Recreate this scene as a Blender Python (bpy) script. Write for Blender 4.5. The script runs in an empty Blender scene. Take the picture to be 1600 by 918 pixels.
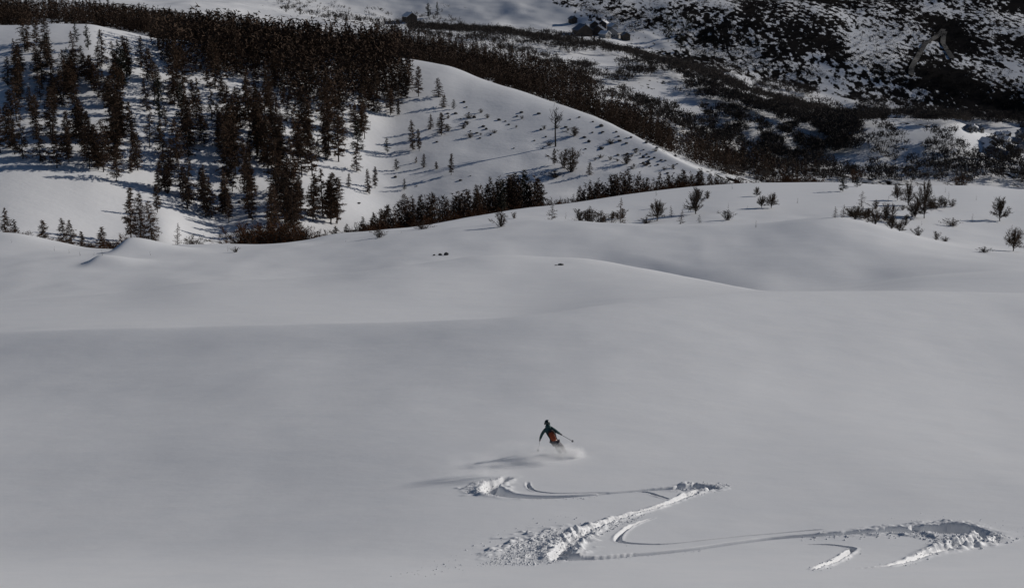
import bpy, bmesh, math, random
import numpy as np
from mathutils import Vector, Matrix

S = bpy.context.scene
C = S.collection
R = math.radians
random.seed(7)
rng = np.random.default_rng(11)

# ------------------------------------------------------------------ camera, sky, sun
PITCH = R(14.0)
FPX = 2222.0                       # focal length in pixels of a 1600 px wide picture
cam_d = bpy.data.cameras.new('camera')
cam_d.sensor_width = 36.0
cam_d.lens = 36.0 * FPX / 1600.0
cam_d.clip_start = 0.1
cam_d.clip_end = 20000.0
cam = bpy.data.objects.new('camera', cam_d)
C.objects.link(cam)
cam.location = (0, 0, 0)
cam.rotation_euler = (math.pi / 2 - PITCH, 0, 0)
S.camera = cam

SUN_EL, SUN_AHEAD = R(20.0), R(31.0)          # sun low on the right, a little ahead of the viewer
sdir = Vector((math.cos(SUN_EL) * math.cos(SUN_AHEAD), math.cos(SUN_EL) * math.sin(SUN_AHEAD), math.sin(SUN_EL)))
W = bpy.data.worlds.new('World')
S.world = W
W.use_nodes = True
nt = W.node_tree
sky = nt.nodes.new('ShaderNodeTexSky')
sky.sky_type = 'NISHITA'
sky.sun_disc = False
sky.sun_elevation = SUN_EL
sky.sun_rotation = math.pi / 2 - SUN_AHEAD
sky.altitude = 2000
sky.ozone_density = 4.0
sky.dust_density = 0.3
bg = nt.nodes['Background']
nt.links.new(sky.outputs[0], bg.inputs[0])
bg.inputs[1].default_value = 0.05
sun_d = bpy.data.lights.new('sun', 'SUN')
sun_d.energy = 4.7
sun_d.angle = R(0.53)
sun_d.color = (1.0, 0.945, 0.885)
sun = bpy.data.objects.new('sun', sun_d)
C.objects.link(sun)
sun.rotation_euler = (-sdir).to_track_quat('-Z', 'Y').to_euler()
sun.location = sdir * 50
vs = S.view_settings
vs.view_transform = 'Standard'
vs.look = 'None'
vs.exposure = -0.6
vs.gamma = 1.0
S.cycles.volume_bounces = 8
S.cycles.max_bounces = 12

# ------------------------------------------------------------------ noise
def _hash(ix, iy, seed):
    h = (ix.astype(np.int64) * 374761393 + iy.astype(np.int64) * 668265263 + seed * 974634777) & 0xffffffff
    h = ((h ^ (h >> 13)) * 1274126177) & 0xffffffff
    return ((h ^ (h >> 16)) & 0xffff) / 65535.0 * 2 - 1
def vnoise(x, y, seed=0):
    ix, iy = np.floor(x), np.floor(y)
    fx, fy = x - ix, y - iy
    fx = fx * fx * fx * (fx * (fx * 6 - 15) + 10); fy = fy * fy * fy * (fy * (fy * 6 - 15) + 10)
    a, b = _hash(ix, iy, seed), _hash(ix + 1, iy, seed)
    c, d = _hash(ix, iy + 1, seed), _hash(ix + 1, iy + 1, seed)
    return (a + (b - a) * fx) * (1 - fy) + (c + (d - c) * fx) * fy
def fbm(x, y, octaves=4, seed=0, gain=0.5):
    s, amp = 0, 1.0
    for o in range(octaves):
        s = s + amp * vnoise(x * 2.0 ** o + 17.3 * o, y * 2.0 ** o - 9.1 * o, seed + o)
        amp *= gain
    return s
def sstep(a, b, x):
    t = np.clip((x - a) / (b - a), 0, 1)
    return t * t * (3 - 2 * t)

# ------------------------------------------------------------------ terrain profile from surveyed ridge lines
cP, sP = math.cos(PITCH), math.sin(PITCH)
def survey(col, row, Y):
    """a bearing/elevation reading (photo pixel) at a distance Y -> point of the terrain"""
    dx, dy = (col - 800.0) / FPX, (459.0 - row) / FPX
    wx, wy, wz = dx, cP + dy * sP, -sP + dy * cP
    t = Y / wy
    return wx * t, Y, wz * t
def to_px(x, y, z):
    dep = y * cP - z * sP
    up = y * sP + z * cP
    return 800 + FPX * x / dep, 459 - FPX * up / dep

def pchip_slopes(xs, ys):
    """xs, ys: (K, n). monotone cubic slopes along axis 0"""
    h = np.diff(xs, axis=0); d = np.diff(ys, axis=0) / h
    m = np.zeros_like(ys)
    w1 = 2 * h[1:] + h[:-1]; w2 = h[1:] + 2 * h[:-1]
    ok = d[1:] * d[:-1] > 0
    with np.errstate(divide='ignore', invalid='ignore'):
        hm = (w1 + w2) / (w1 / d[:-1] + w2 / d[1:])
    m[1:-1] = np.where(ok, hm, 0)
    m[0], m[-1] = d[0], d[-1]
    return m
def hermite(x0, x1, y0, y1, m0, m1, x):
    h = x1 - x0; t = (x - x0) / h
    t2, t3 = t * t, t * t * t
    return (2*t3 - 3*t2 + 1) * y0 + (t3 - 2*t2 + t) * h * m0 + (-2*t3 + 3*t2) * y1 + (t3 - t2) * h * m1

def on_plane(col, row, zb, Yb, s, g):
    """distance at which a sight line meets the slope z = zb + s (Y - Yb) + g x"""
    dx, dy = (col - 800.0) / FPX, (459.0 - row) / FPX
    wy = cP + dy * sP; m = -(-sP + dy * cP) / wy; k_ = dx / wy
    return (-zb + s * Yb) / (m + s + g * k_)
def hill(c, r): return (c, r, on_plane(c, r, -93.6, 510, .20, .0))
def mtn(c, r): return (c, r, on_plane(c, r, -87, 1470, .22, .0))
LINES = []          # (name, pts[(col,row,Y)])
def L(name, *pts):
    LINES.append((name, pts))
L('start', (-700, None, 1.2, -1.75), (2300, None, 1.2, -1.75))
L('steep1', (-700, None, 12, -7.6), (2300, None, 12, -7.6))
L('steep2', (-700, None, 24, -13.0), (2300, None, 24, -13.0))
L('n918', (-700, 930, 38), (0, 926, 37.2), (800, 918, 36), (1600, 905, 36.8), (2300, 895, 37.2))
L('n860', (-700, 868, 48.5), (0, 865, 47), (800, 862, 43.6), (1200, 862, 43.7), (1600, 862, 44), (2300, 860, 44.2))
L('n810', (-700, 814, 54), (0, 812, 52.5), (800, 810, 48.6), (1600, 810, 49), (2300, 808, 49.2))
L('n760', (-700, 760, 60), (0, 760, 58.2), (800, 760, 53.7), (1600, 760, 54.5), (2300, 760, 54.8))
L('n700', (-700, 700, 67), (0, 700, 65.2), (800, 700, 60), (1300, 700, 62), (1600, 700, 64), (2300, 700, 66))
L('n600', (-700, 615, 86), (0, 612, 82.8), (500, 606, 77), (900, 600, 75), (1300, 600, 79.3), (1600, 600, 84.5), (2300, 600, 91))
L('n540', (-700, 572, 93.5), (0, 560, 92.2), (500, 545, 89.9), (900, 536, 87.2), (1300, 532, 92), (1600, 532, 97), (2300, 532, 102))
L('crestA', (-700, 550, 99.5), (-300, 538, 98.8), (0, 522, 98.2), (400, 509, 97.8), (780, 497, 96.8), (1000, 470, 104.5), (1220, 456, 115), (1400, 455, 120), (1600, 458, 124), (2300, 470, 128))
L('dipA', (-700, 561, 112), (-300, 550, 110), (0, 534, 108), (400, 521, 106), (780, 509, 104.5), (1000, 482, 113), (1220, 466, 125), (1400, 466, 131), (1600, 469, 135), (2300, 481, 139))
L('faceB', (-700, 532, 130), (-300, 522, 130), (0, 508, 131), (400, 494, 138.5), (780, 484, 152), (1000, 461, 159), (1220, 457, 158), (1330, 453, 152), (1450, 440, 149), (1600, 432, 150), (2300, 430, 152))
L('crestB', (-700, 500, 178), (-300, 488, 177), (0, 470, 178), (180, 460, 182), (330, 441, 190), (480, 434, 200), (650, 411, 216), (780, 398, 228), (900, 404, 225), (1000, 418, 218), (1100, 438, 202), (1220, 454, 171), (1330, 446, 166), (1450, 429, 166), (1600, 422, 168), (2300, 420, 172))
L('dipB', (-700, 492, 206), (-300, 480, 206), (0, 464, 208), (180, 455, 211), (330, 442, 216), (480, 442, 221), (650, 425, 231), (780, 413, 241), (900, 424, 240), (1000, 440, 234), (1100, 458, 219), (1220, 468, 194), (1330, 458, 187), (1450, 442, 185), (1600, 434, 187), (2300, 432, 190))
L('faceC', (-700, 465, 236), (-300, 452, 232), (0, 437, 230), (180, 432, 232), (330, 430, 233), (480, 425, 238), (650, 402, 249), (780, 389, 258), (900, 386, 261), (1000, 399, 251), (1100, 417, 238), (1220, 434, 223), (1330, 430, 222), (1450, 420, 222), (1600, 412, 225), (2300, 410, 230))
L('crestC', (-700, 425, 262), (-300, 412, 262), (0, 404, 262), (180, 402, 262), (330, 398, 266), (480, 388, 274), (620, 368, 290), (700, 358, 298), (850, 346, 300), (960, 351, 293), (1050, 354, 287), (1150, 356, 281), (1300, 344, 281), (1350, 351, 279), (1410, 365, 275), (1490, 382, 270), (1600, 396, 268), (2300, 420, 264))
L('dipC', (-700, 415, 275), (-300, 402, 275), (0, 393, 275), (180, 396, 275), (330, 392, 278), (480, 383, 284), (620, 364, 300), (700, 355, 311), (850, 348, 324), (960, 353, 328), (1050, 351, 322), (1150, 351, 318), (1300, 345, 322), (1350, 352, 322), (1410, 364, 318), (1490, 378, 304), (1600, 390, 298), (2300, 412, 292))
L('midD', (-700, 400, 292), (-300, 388, 290), (0, 380, 288), (130, 388, 288), (330, 386, 292), (480, 379, 298), (620, 361, 312), (700, 351, 330), (850, 340, 346), (960, 340, 350), (1050, 335, 352), (1150, 328, 356), (1300, 328, 360), (1410, 342, 350), (1490, 352, 345), (1600, 362, 340), (2300, 375, 335))
L('rimD', (-700, 372, 305), (-300, 366, 302), (0, 365, 300), (90, 378, 298), (170, 388, 298), (200, 388, 298), (240, 384, 300), (300, 381, 302), (400, 381, 306), (480, 374, 310), (530, 364, 318), (620, 357, 328), (700, 345, 345), (760, 335, 360), (800, 328, 372), (900, 316, 392), (1000, 301, 415), (1100, 290, 440), (1200, 285, 455), (1300, 285, 465), (1400, 290, 468), (1500, 290, 470), (1600, 297, 468), (2300, 320, 450))
L('gully', (-700, 390, 345), (0, 383, 345), (200, 402, 348), (400, 402, 370), (530, 392, 395), (620, 386, 415), (700, 372, 430), (800, 355, 450), (900, 345, 466), (1000, 333, 478), (1100, 325, 486), (1200, 325, 492), (1400, 330, 498), (1600, 338, 498), (2300, 360, 490))
L('baseE', (-700, 365, 370), (0, 358, 378), (200, 372, 396), (250, 360, 402), (300, 368, 414), (340, 372, 422), (400, 362, 430), (530, 350, 472), hill(620, 342), hill(700, 327), hill(800, 312), hill(900, 300), hill(1000, 290), hill(1100, 288), hill(1200, 306), hill(1400, 318), hill(1600, 326), hill(2300, 348))
L('terrace', (-700, 305, 405), (0, 297, 424), (130, 300, 436), (220, 309, 446), (260, 318, 448), (300, 330, 450), (345, 342, 452), (400, 326, 466), (530, 290, 512), hill(620, 262), hill(700, 250), hill(800, 252), hill(900, 256), hill(1000, 266), hill(1100, 281), hill(1200, 304), hill(1400, 317), hill(1600, 325), hill(2300, 347))
L('hillF', (-700, 180, 490), (0, 175, 492), (130, 178, 502), (300, 200, 518), (400, 205, 534), (530, 188, 578), hill(620, 175), hill(700, 176), hill(800, 192), hill(900, 211), hill(1000, 239), hill(1100, 272), hill(1200, 302), hill(1400, 316), hill(1600, 324), hill(2300, 346))
L('crestG', (-700, 48, 570), (0, 40, 576), (130, 38, 586), (180, 45, 594), (250, 62, 608), (400, 78, 642), (500, 86, 665), hill(610, 92), hill(700, 105), hill(800, 133), hill(900, 165), hill(1000, 212), hill(1060, 243), hill(1110, 266), hill(1200, 299), hill(1400, 315), hill(1600, 323), hill(2300, 345))
L('lipG', *[(c_, r_ + 4, y_ + 9) for c_, r_, y_ in LINES[-1][1]])
L('dipG', (-700, 70, 640), (0, 62, 645), (180, 66, 660), (400, 100, 710), (610, 118, 735), (800, 158, 705), (900, 190, 690), (1000, 234, 670), (1110, 282, 660), (1200, 302, 670), (1400, 316, 690), (1600, 324, 690), (2300, 345, 690))
L('bankH', (-700, 42, 790), (0, 36, 790), (180, 42, 810), (400, 72, 850), (610, 88, 870), (700, 98, 870), (800, 122, 860), (900, 150, 840), (1000, 190, 820), (1110, 238, 800), (1200, 262, 800), (1300, 270, 800), (1400, 276, 800), (1500, 280, 800), (1600, 288, 800), (2300, 310, 800))
L('bankI', (-700, 12, 1020), (0, 8, 1020), (180, 14, 1040), (400, 28, 1080), (610, 46, 1120), (700, 58, 1130), (800, 68, 1140), (900, 82, 1140), (1000, 104, 1060), (1110, 140, 970), (1200, 180, 905), (1300, 205, 885), (1400, 195, 890), (1480, 196, 890), (1540, 222, 885), (1600, 248, 880), (2300, 262, 875))
L('valley', (-700, -10, 1380), (0, -14, 1380), (250, -6, 1400), (500, 22, 1430), mtn(700, 40), mtn(850, 50), mtn(950, 66), mtn(1040, 98), mtn(1110, 112), mtn(1200, 140), mtn(1300, 162), mtn(1400, 182), mtn(1500, 188), mtn(1600, 205), mtn(2300, 240))
L('mountJ', mtn(-700, -110), mtn(0, -110), mtn(250, -70), mtn(500, -30), mtn(700, -5), mtn(850, 5), mtn(950, 22), mtn(1100, 42), mtn(1200, 60), mtn(1300, 80), mtn(1400, 100), mtn(1500, 118), mtn(1600, 130), mtn(2300, 160))
L('mountK', mtn(-700, -300), mtn(0, -300), mtn(500, -230), mtn(850, -160), mtn(1100, -110), mtn(1400, -50), mtn(1600, -20), mtn(2300, 10))
L('mountL', (-700, -500, 2600), (0, -500, 2500), (850, -400, 2350), (1600, -300, 2150), (2300, -260, 2150))
L('ridgeM', (-700, -680, 3200), (800, -580, 3200), (2300, -440, 3200))
L('backN', (-700, -500, 4500), (800, -420, 4500), (2300, -300, 4500))
NAMES = [n for n, _ in LINES]
K = {n: i for i, n in enumerate(NAMES)}

A_FINE = np.linspace(-0.62, 0.62, 1241)
_Yk = np.zeros((len(LINES), len(A_FINE))); _Zk = np.zeros_like(_Yk)
for i, (n, pts) in enumerate(LINES):
    if pts[0][1] is None:
        _Yk[i] = pts[0][2]; _Zk[i] = pts[0][3]; continue
    p = np.array(pts, float)
    cols = np.linspace(-690, 2290, 1500)
    def ev(v):
        m = pchip_slopes(p[:, :1], v[:, None])[:, 0]
        j = np.clip(np.searchsorted(p[:, 0], cols) - 1, 0, len(p) - 2)
        return hermite(p[j, 0], p[j+1, 0], v[j], v[j+1], m[j], m[j+1], cols)
    rr, yy = ev(p[:, 1]), ev(p[:, 2])
    ker = np.exp(-0.5 * (np.arange(-12, 13) / 5.0) ** 2); ker /= ker.sum()
    if i > 3 and i < K['baseE']:
        rr = np.convolve(np.pad(rr, 12, 'edge'), ker, 'valid'); yy = np.convolve(np.pad(yy, 12, 'edge'), ker, 'valid')
    X, Y, Z = survey(cols, rr, yy)
    a = X / Y
    _Yk[i] = np.interp(A_FINE, a, Y); _Zk[i] = np.interp(A_FINE, a, Z)
for i in range(1, len(LINES)):
    _n = np.maximum(_Yk[i], _Yk[i-1] + np.minimum(4.0, 0.03 * _Yk[i-1]))
    if i > 3: _Zk[i] *= _n / _Yk[i]
    _Yk[i] = _n
_Mk = pchip_slopes(_Yk, _Zk)
# make crests round: soften the vertical tangent kink a little by averaging slopes with the plain central difference
_cd = np.zeros_like(_Zk); _cd[1:-1] = (_Zk[2:] - _Zk[:-2]) / (_Yk[2:] - _Yk[:-2])
_Mk[3:-1] = 0.8 * _Mk[3:-1] + 0.2 * _cd[3:-1]

_hc = sstep((560 - 800) / FPX, (600 - 800) / FPX, A_FINE)
_Mk[K['crestG']] = _Mk[K['crestG']] * (1 - _hc) + 0.06 * _hc

def interp_a(T, a):
    f = np.clip((a - A_FINE[0]) / (A_FINE[1] - A_FINE[0]), 0, len(A_FINE) - 1.001)
    j = f.astype(int); t = f - j
    return T[:, j] * (1 - t) + T[:, j + 1] * t

BUMPS = []      # (x, y, height, width left, width right, depth) wind-lipped drifts
def relief(x, y):
    """snow undulation and ground relief that grows with distance"""
    d = np.abs(y)
    near = (0.06 * fbm(x / 9.0, y / 13.0, 3, 3) + 0.0014 * fbm(x / 1.1 + y / 3, y / 1.3 - x / 6, 2, 5)) * sstep(20, 42, d) * (1 - sstep(100, 160, d))
    mid = 0.22 * fbm(x / 17.0 + 3, y / 26.0, 3, 8) * sstep(130, 220, d) * (1 - sstep(330, 420, d))
    hill = (1.5 * fbm(x / 60.0, y / 70.0, 2, 21) + 0.25 * fbm(x / 14.0, y / 20.0, 2, 23)) * sstep(440, 520, d) * (1 - sstep(800, 1000, d))
    far = 6.0 * fbm(x / 150.0, y / 190.0, 5, 33) * sstep(900, 1200, d) + 14 * fbm(x / 330.0, y / 400.0, 3, 44) * sstep(1550, 1900, d)
    z = near + mid + hill + far
    for (bx, by, h, wl, wr, wd) in BUMPS:
        w = np.where(x < bx, wl, wr)
        z = z + h * np.exp(-((x - bx) / w) ** 2 - ((y - by) / wd) ** 2)
    return z

def profile(a, s):
    """a: (n,), s: (m,) line parameters -> Y, Z grids (m, n)"""
    Yk, Zk, Mk = interp_a(_Yk, a), interp_a(_Zk, a), interp_a(_Mk, a)
    k = np.clip(np.floor(s).astype(int), 0, len(LINES) - 2); t = (s - k)[:, None]
    Y = np.exp(np.log(Yk[k]) * (1 - t) + np.log(Yk[k + 1]) * t)
    Z = hermite(Yk[k], Yk[k+1], Zk[k], Zk[k+1], Mk[k], Mk[k+1], Y)
    return Y, Z

def srows(k0, k1, n):
    return list(np.linspace(k0, k1, n, endpoint=False))
_SHIT = np.array(sum([srows(k, k + 1, 30) for k in range(2, len(LINES) - 1)], []))
def hit(col, row):
    """where the sight line through a photo pixel first meets the terrain"""
    dx, dy = (col - 800.0) / FPX, (459.0 - row) / FPX
    wx, wy, wz = dx, cP + dy * sP, -sP + dy * cP
    a = wx / wy; m = wz / wy
    Y, Z = profile(np.array([a]), _SHIT)
    Y, Z = Y[:, 0], Z[:, 0]
    Z = Z + relief(a * Y, Y)
    e = Z - m * Y
    up = np.nonzero(e > 0)[0]
    if len(up) == 0:
        return None
    j = up[0]
    if j == 0:
        y = Y[0]
    else:
        y = Y[j-1] + (Y[j] - Y[j-1]) * (-e[j-1]) / (e[j] - e[j-1])
    return Vector((a * y, y, m * y))
def ground(col, Y, row=330):
    """terrain point on the bearing of a photo column at distance Y (the point itself may be hidden)"""
    for _ in range(3):
        dx, dy = (col - 800.0) / FPX, (459.0 - row) / FPX
        a = dx / (cP + dy * sP)
        Yc, Zc = profile(np.array([a]), _SHIT)
        z = float(np.interp(Y, Yc[:, 0], Zc[:, 0])) + float(relief(np.array([a * Y]), np.array([Y]))[0])
        row = to_px(a * Y, Y, z)[1]
    return Vector((a * Y, Y, z))
def depth_of(p):
    return p.y * cP - p.z * sP

_b = hit(206, 394)
BUMPS.append((_b.x, _b.y, 3.0, 2.6, 9.0, 8.0))
_b = hit(158, 411)
BUMPS.append((_b.x, _b.y, 1.5, 2.0, 7.0, 5.0))

# ------------------------------------------------------------------ object helpers
def link(name, data, parent=None, loc=None):
    o = bpy.data.objects.new(name, data); C.objects.link(o)
    if parent: o.parent = parent
    if loc is not None: o.location = loc
    return o
def tag(o, label=None, cat=None, group=None, kind=None):
    for k_, v in (('label', label), ('category', cat), ('group', group), ('kind', kind)):
        if v: o[k_] = v
    return o
def mesh_np(name, V, F, mat=None, smooth=False):
    """V (n,3), F (m,3|4) arrays -> mesh"""
    V = np.asarray(V, np.float32); F = np.asarray(F, np.int32)
    me = bpy.data.meshes.new(name)
    me.vertices.add(len(V)); me.vertices.foreach_set('co', V.ravel())
    n = F.shape[1]
    me.loops.add(F.size); me.loops.foreach_set('vertex_index', F.ravel())
    me.polygons.add(len(F))
    me.polygons.foreach_set('loop_start', np.arange(0, F.size, n, dtype=np.int32))
    me.polygons.foreach_set('use_smooth', np.full(len(F), smooth, dtype=bool))
    if mat: me.materials.append(mat)
    me.update(calc_edges=True)
    return me

# ------------------------------------------------------------------ materials
def new_mat(name):
    m = bpy.data.materials.new(name); m.use_nodes = True
    return m, m.node_tree, m.node_tree.nodes['Principled BSDF']
def simple(name, col, rough=0.7, var=0.0, scale=8.0, metal=0.0, spec=None):
    m, t, b = new_mat(name)
    b.inputs['Roughness'].default_value = rough; b.inputs['Metallic'].default_value = metal
    if spec is not None: b.inputs['Specular IOR Level'].default_value = spec
    if var:
        tc = t.nodes.new('ShaderNodeTexCoord'); nz = t.nodes.new('ShaderNodeTexNoise'); nz.inputs['Scale'].default_value = scale
        nz.inputs['Detail'].default_value = 4
        cr = t.nodes.new('ShaderNodeValToRGB')
        cr.color_ramp.elements[0].position = 0.3; cr.color_ramp.elements[1].position = 0.7
        cr.color_ramp.elements[0].color = tuple(c * (1 - var) for c in col) + (1,)
        cr.color_ramp.elements[1].color = tuple(min(1, c * (1 + var)) for c in col) + (1,)
        t.links.new(tc.outputs['Object'], nz.inputs[0]); t.links.new(nz.outputs[0], cr.inputs[0]); t.links.new(cr.outputs[0], b.inputs[0])
    else:
        b.inputs['Base Color'].default_value = tuple(col) + (1,)
    return m
def bark_mat(name, c0, c1, rough=0.9):
    """vegetation: hue varies from plant to plant and along the twigs"""
    m, t, b = new_mat(name)
    oi = t.nodes.new('ShaderNodeObjectInfo'); tc = t.nodes.new('ShaderNodeNewGeometry')
    nz = t.nodes.new('ShaderNodeTexNoise'); nz.inputs['Scale'].default_value = 0.9; nz.inputs['Detail'].default_value = 3
    ad = t.nodes.new('ShaderNodeMath'); ad.operation = 'MULTIPLY_ADD'; ad.inputs[1].default_value = 0.5
    sc_ = t.nodes.new('ShaderNodeMath'); sc_.operation = 'MULTIPLY'; sc_.inputs[1].default_value = 0.5
    cr = t.nodes.new('ShaderNodeValToRGB')
    cr.color_ramp.elements[0].position = 0.15; cr.color_ramp.elements[1].position = 0.85
    cr.color_ramp.elements[0].color = tuple(c0) + (1,); cr.color_ramp.elements[1].color = tuple(c1) + (1,)
    t.links.new(tc.outputs['Position'], nz.inputs[0]); t.links.new(nz.outputs[0], sc_.inputs[0])
    t.links.new(oi.outputs['Random'], ad.inputs[0]); t.links.new(sc_.outputs[0], ad.inputs[2])
    t.links.new(ad.outputs[0], cr.inputs[0]); t.links.new(cr.outputs[0], b.inputs[0])
    b.inputs['Roughness'].default_value = rough; b.inputs['Specular IOR Level'].default_value = 0.1
    return m
def snow_mat(name, scale=1.0, bump=0.25, bare=False):
    m, t, b = new_mat(name)
    N = t.nodes.new; lk = t.links.new
    geo = N('ShaderNodeNewGeometry')
    mp = N('ShaderNodeMapping'); mp.inputs['Scale'].default_value = (0.7, 1.1, 1.0); mp.inputs['Rotation'].default_value = (0, 0, R(25))
    lk(geo.outputs['Position'], mp.inputs[0])
    n1 = N('ShaderNodeTexNoise'); n1.inputs['Scale'].default_value = 0.6 * scale; n1.inputs['Detail'].default_value = 6; n1.inputs['Roughness'].default_value = 0.6
    n2 = N('ShaderNodeTexNoise'); n2.inputs['Scale'].default_value = 14.0 * scale; n2.inputs['Detail'].default_value = 4
    lk(mp.outputs[0], n1.inputs[0]); lk(geo.outputs['Position'], n2.inputs[0])
    add = N('ShaderNodeMath'); add.operation = 'MULTIPLY_ADD'; add.inputs[1].default_value = 0.06
    lk(n2.outputs[0], add.inputs[0]); lk(n1.outputs[0], add.inputs[2])
    bp = N('ShaderNodeBump'); bp.inputs['Strength'].default_value = bump; bp.inputs['Distance'].default_value = 0.12 / scale
    lk(add.outputs[0], bp.inputs['Height']); lk(bp.outputs[0], b.inputs['Normal'])
    cr = N('ShaderNodeValToRGB')
    cr.color_ramp.elements[0].position = 0.25; cr.color_ramp.elements[1].position = 0.75
    cr.color_ramp.elements[0].color = (0.80, 0.815, 0.83, 1); cr.color_ramp.elements[1].color = (0.85, 0.855, 0.86, 1)
    lk(n1.outputs[0], cr.inputs[0])
    b.inputs['Roughness'].default_value = 0.55; b.inputs['Specular IOR Level'].default_value = 0.25
    out = cr.outputs[0]
    if bare:
        at = N('ShaderNodeAttribute'); at.attribute_name = 'bare'
        nb = N('ShaderNodeTexNoise'); nb.inputs['Scale'].default_value = 0.2; nb.inputs['Detail'].default_value = 7; nb.inputs['Roughness'].default_value = 0.6
        mb = N('ShaderNodeMapping'); mb.inputs['Scale'].default_value = (1.0, 0.42, 0.8); mb.inputs['Rotation'].default_value = (0, 0, R(-32))
        lk(geo.outputs['Position'], mb.inputs[0]); lk(mb.outputs[0], nb.inputs[0])
        nb2 = N('ShaderNodeTexNoise'); nb2.inputs['Scale'].default_value = 0.035; nb2.inputs['Detail'].default_value = 3; lk(mb.outputs[0], nb2.inputs[0])
        mm = N('ShaderNodeMix'); mm.inputs[0].default_value = 0.2; lk(nb.outputs[0], mm.inputs[2]); lk(nb2.outputs[0], mm.inputs[3])
        sm = N('ShaderNodeMath'); sm.operation = 'ADD'; lk(at.outputs['Fac'], sm.inputs[0]); lk(mm.outputs[0], sm.inputs[1])
        rg = N('ShaderNodeMapRange'); rg.inputs[1].default_value = 0.98; rg.inputs[2].default_value = 1.02; lk(sm.outputs[0], rg.inputs[0])
        c2 = N('ShaderNodeValToRGB')
        c2.color_ramp.elements[0].position = 0.3; c2.color_ramp.elements[1].position = 0.75
        c2.color_ramp.elements[0].color = (0.010, 0.010, 0.011, 1); c2.color_ramp.elements[1].color = (0.026, 0.023, 0.021, 1)
        lk(n1.outputs[0], c2.inputs[0])
        mx = N('ShaderNodeMix'); mx.data_type = 'RGBA'
        lk(rg.outputs[0], mx.inputs[0]); lk(cr.outputs[0], mx.inputs[6]); lk(c2.outputs[0], mx.inputs[7])
        out = mx.outputs[2]
        rr = N('ShaderNodeMapRange'); rr.inputs[3].default_value = 0.55; rr.inputs[4].default_value = 0.95; lk(rg.outputs[0], rr.inputs[0]); lk(rr.outputs[0], b.inputs['Roughness'])
        rs = N('ShaderNodeMapRange'); rs.inputs[3].default_value = 0.25; rs.inputs[4].default_value = 0.0; lk(rg.outputs[0], rs.inputs[0]); lk(rs.outputs[0], b.inputs['Specular IOR Level'])
    lk(out, b.inputs[0])
    return m
M_SNOW = snow_mat('snow', 1.0, 0.24)
M_SNOW_MID = snow_mat('wind_packed_snow', 0.35, 0.25)
M_SNOW_FAR = snow_mat('snow_over_scrub_ground', 0.05, 0.3, bare=True)
M_LARCH = bark_mat('larch_twig', (0.052, 0.036, 0.027), (0.115, 0.070, 0.044))
M_PINE = bark_mat('pine_needle', (0.024, 0.027, 0.019), (0.050, 0.047, 0.032))
M_BUSH = bark_mat('bare_twig', (0.050, 0.037, 0.027), (0.120, 0.082, 0.054))
M_RUST = bark_mat('rusty_twig', (0.05, 0.024, 0.012), (0.10, 0.045, 0.020))
M_ALDER = bark_mat('grey_twig', (0.030, 0.027, 0.026), (0.066, 0.055, 0.048))
M_SCRUB = bark_mat('scrub_twig', (0.007, 0.007, 0.008), (0.019, 0.017, 0.015))
M_TRUNK = simple('tree_bark', (0.035, 0.027, 0.021), 0.9, 0.35, 3.0)
M_ROCK = simple('dark_rock', (0.045, 0.044, 0.043), 0.85, 0.4, 5.0)
# ------------------------------------------------------------------ ski tracks (survey of their lines in the photo)
def ground_line(pts, step=0.06):
    P = [hit(c, r) for c, r in pts]
    P = np.array([(p.x, p.y) for p in P])
    # Catmull-Rom resample
    out = []
    for i in range(len(P) - 1):
        p0 = P[max(i-1, 0)]; p1 = P[i]; p2 = P[i+1]; p3 = P[min(i+2, len(P)-1)]
        n = max(2, int(np.linalg.norm(p2 - p1) / step))
        for t in np.linspace(0, 1, n, endpoint=False):
            out.append(0.5 * ((2*p1) + (-p0+p2)*t + (2*p0-5*p1+4*p2-p3)*t*t + (-p0+3*p1-3*p2+p3)*t**3))
    out.append(P[-1])
    return np.array(out)
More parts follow.
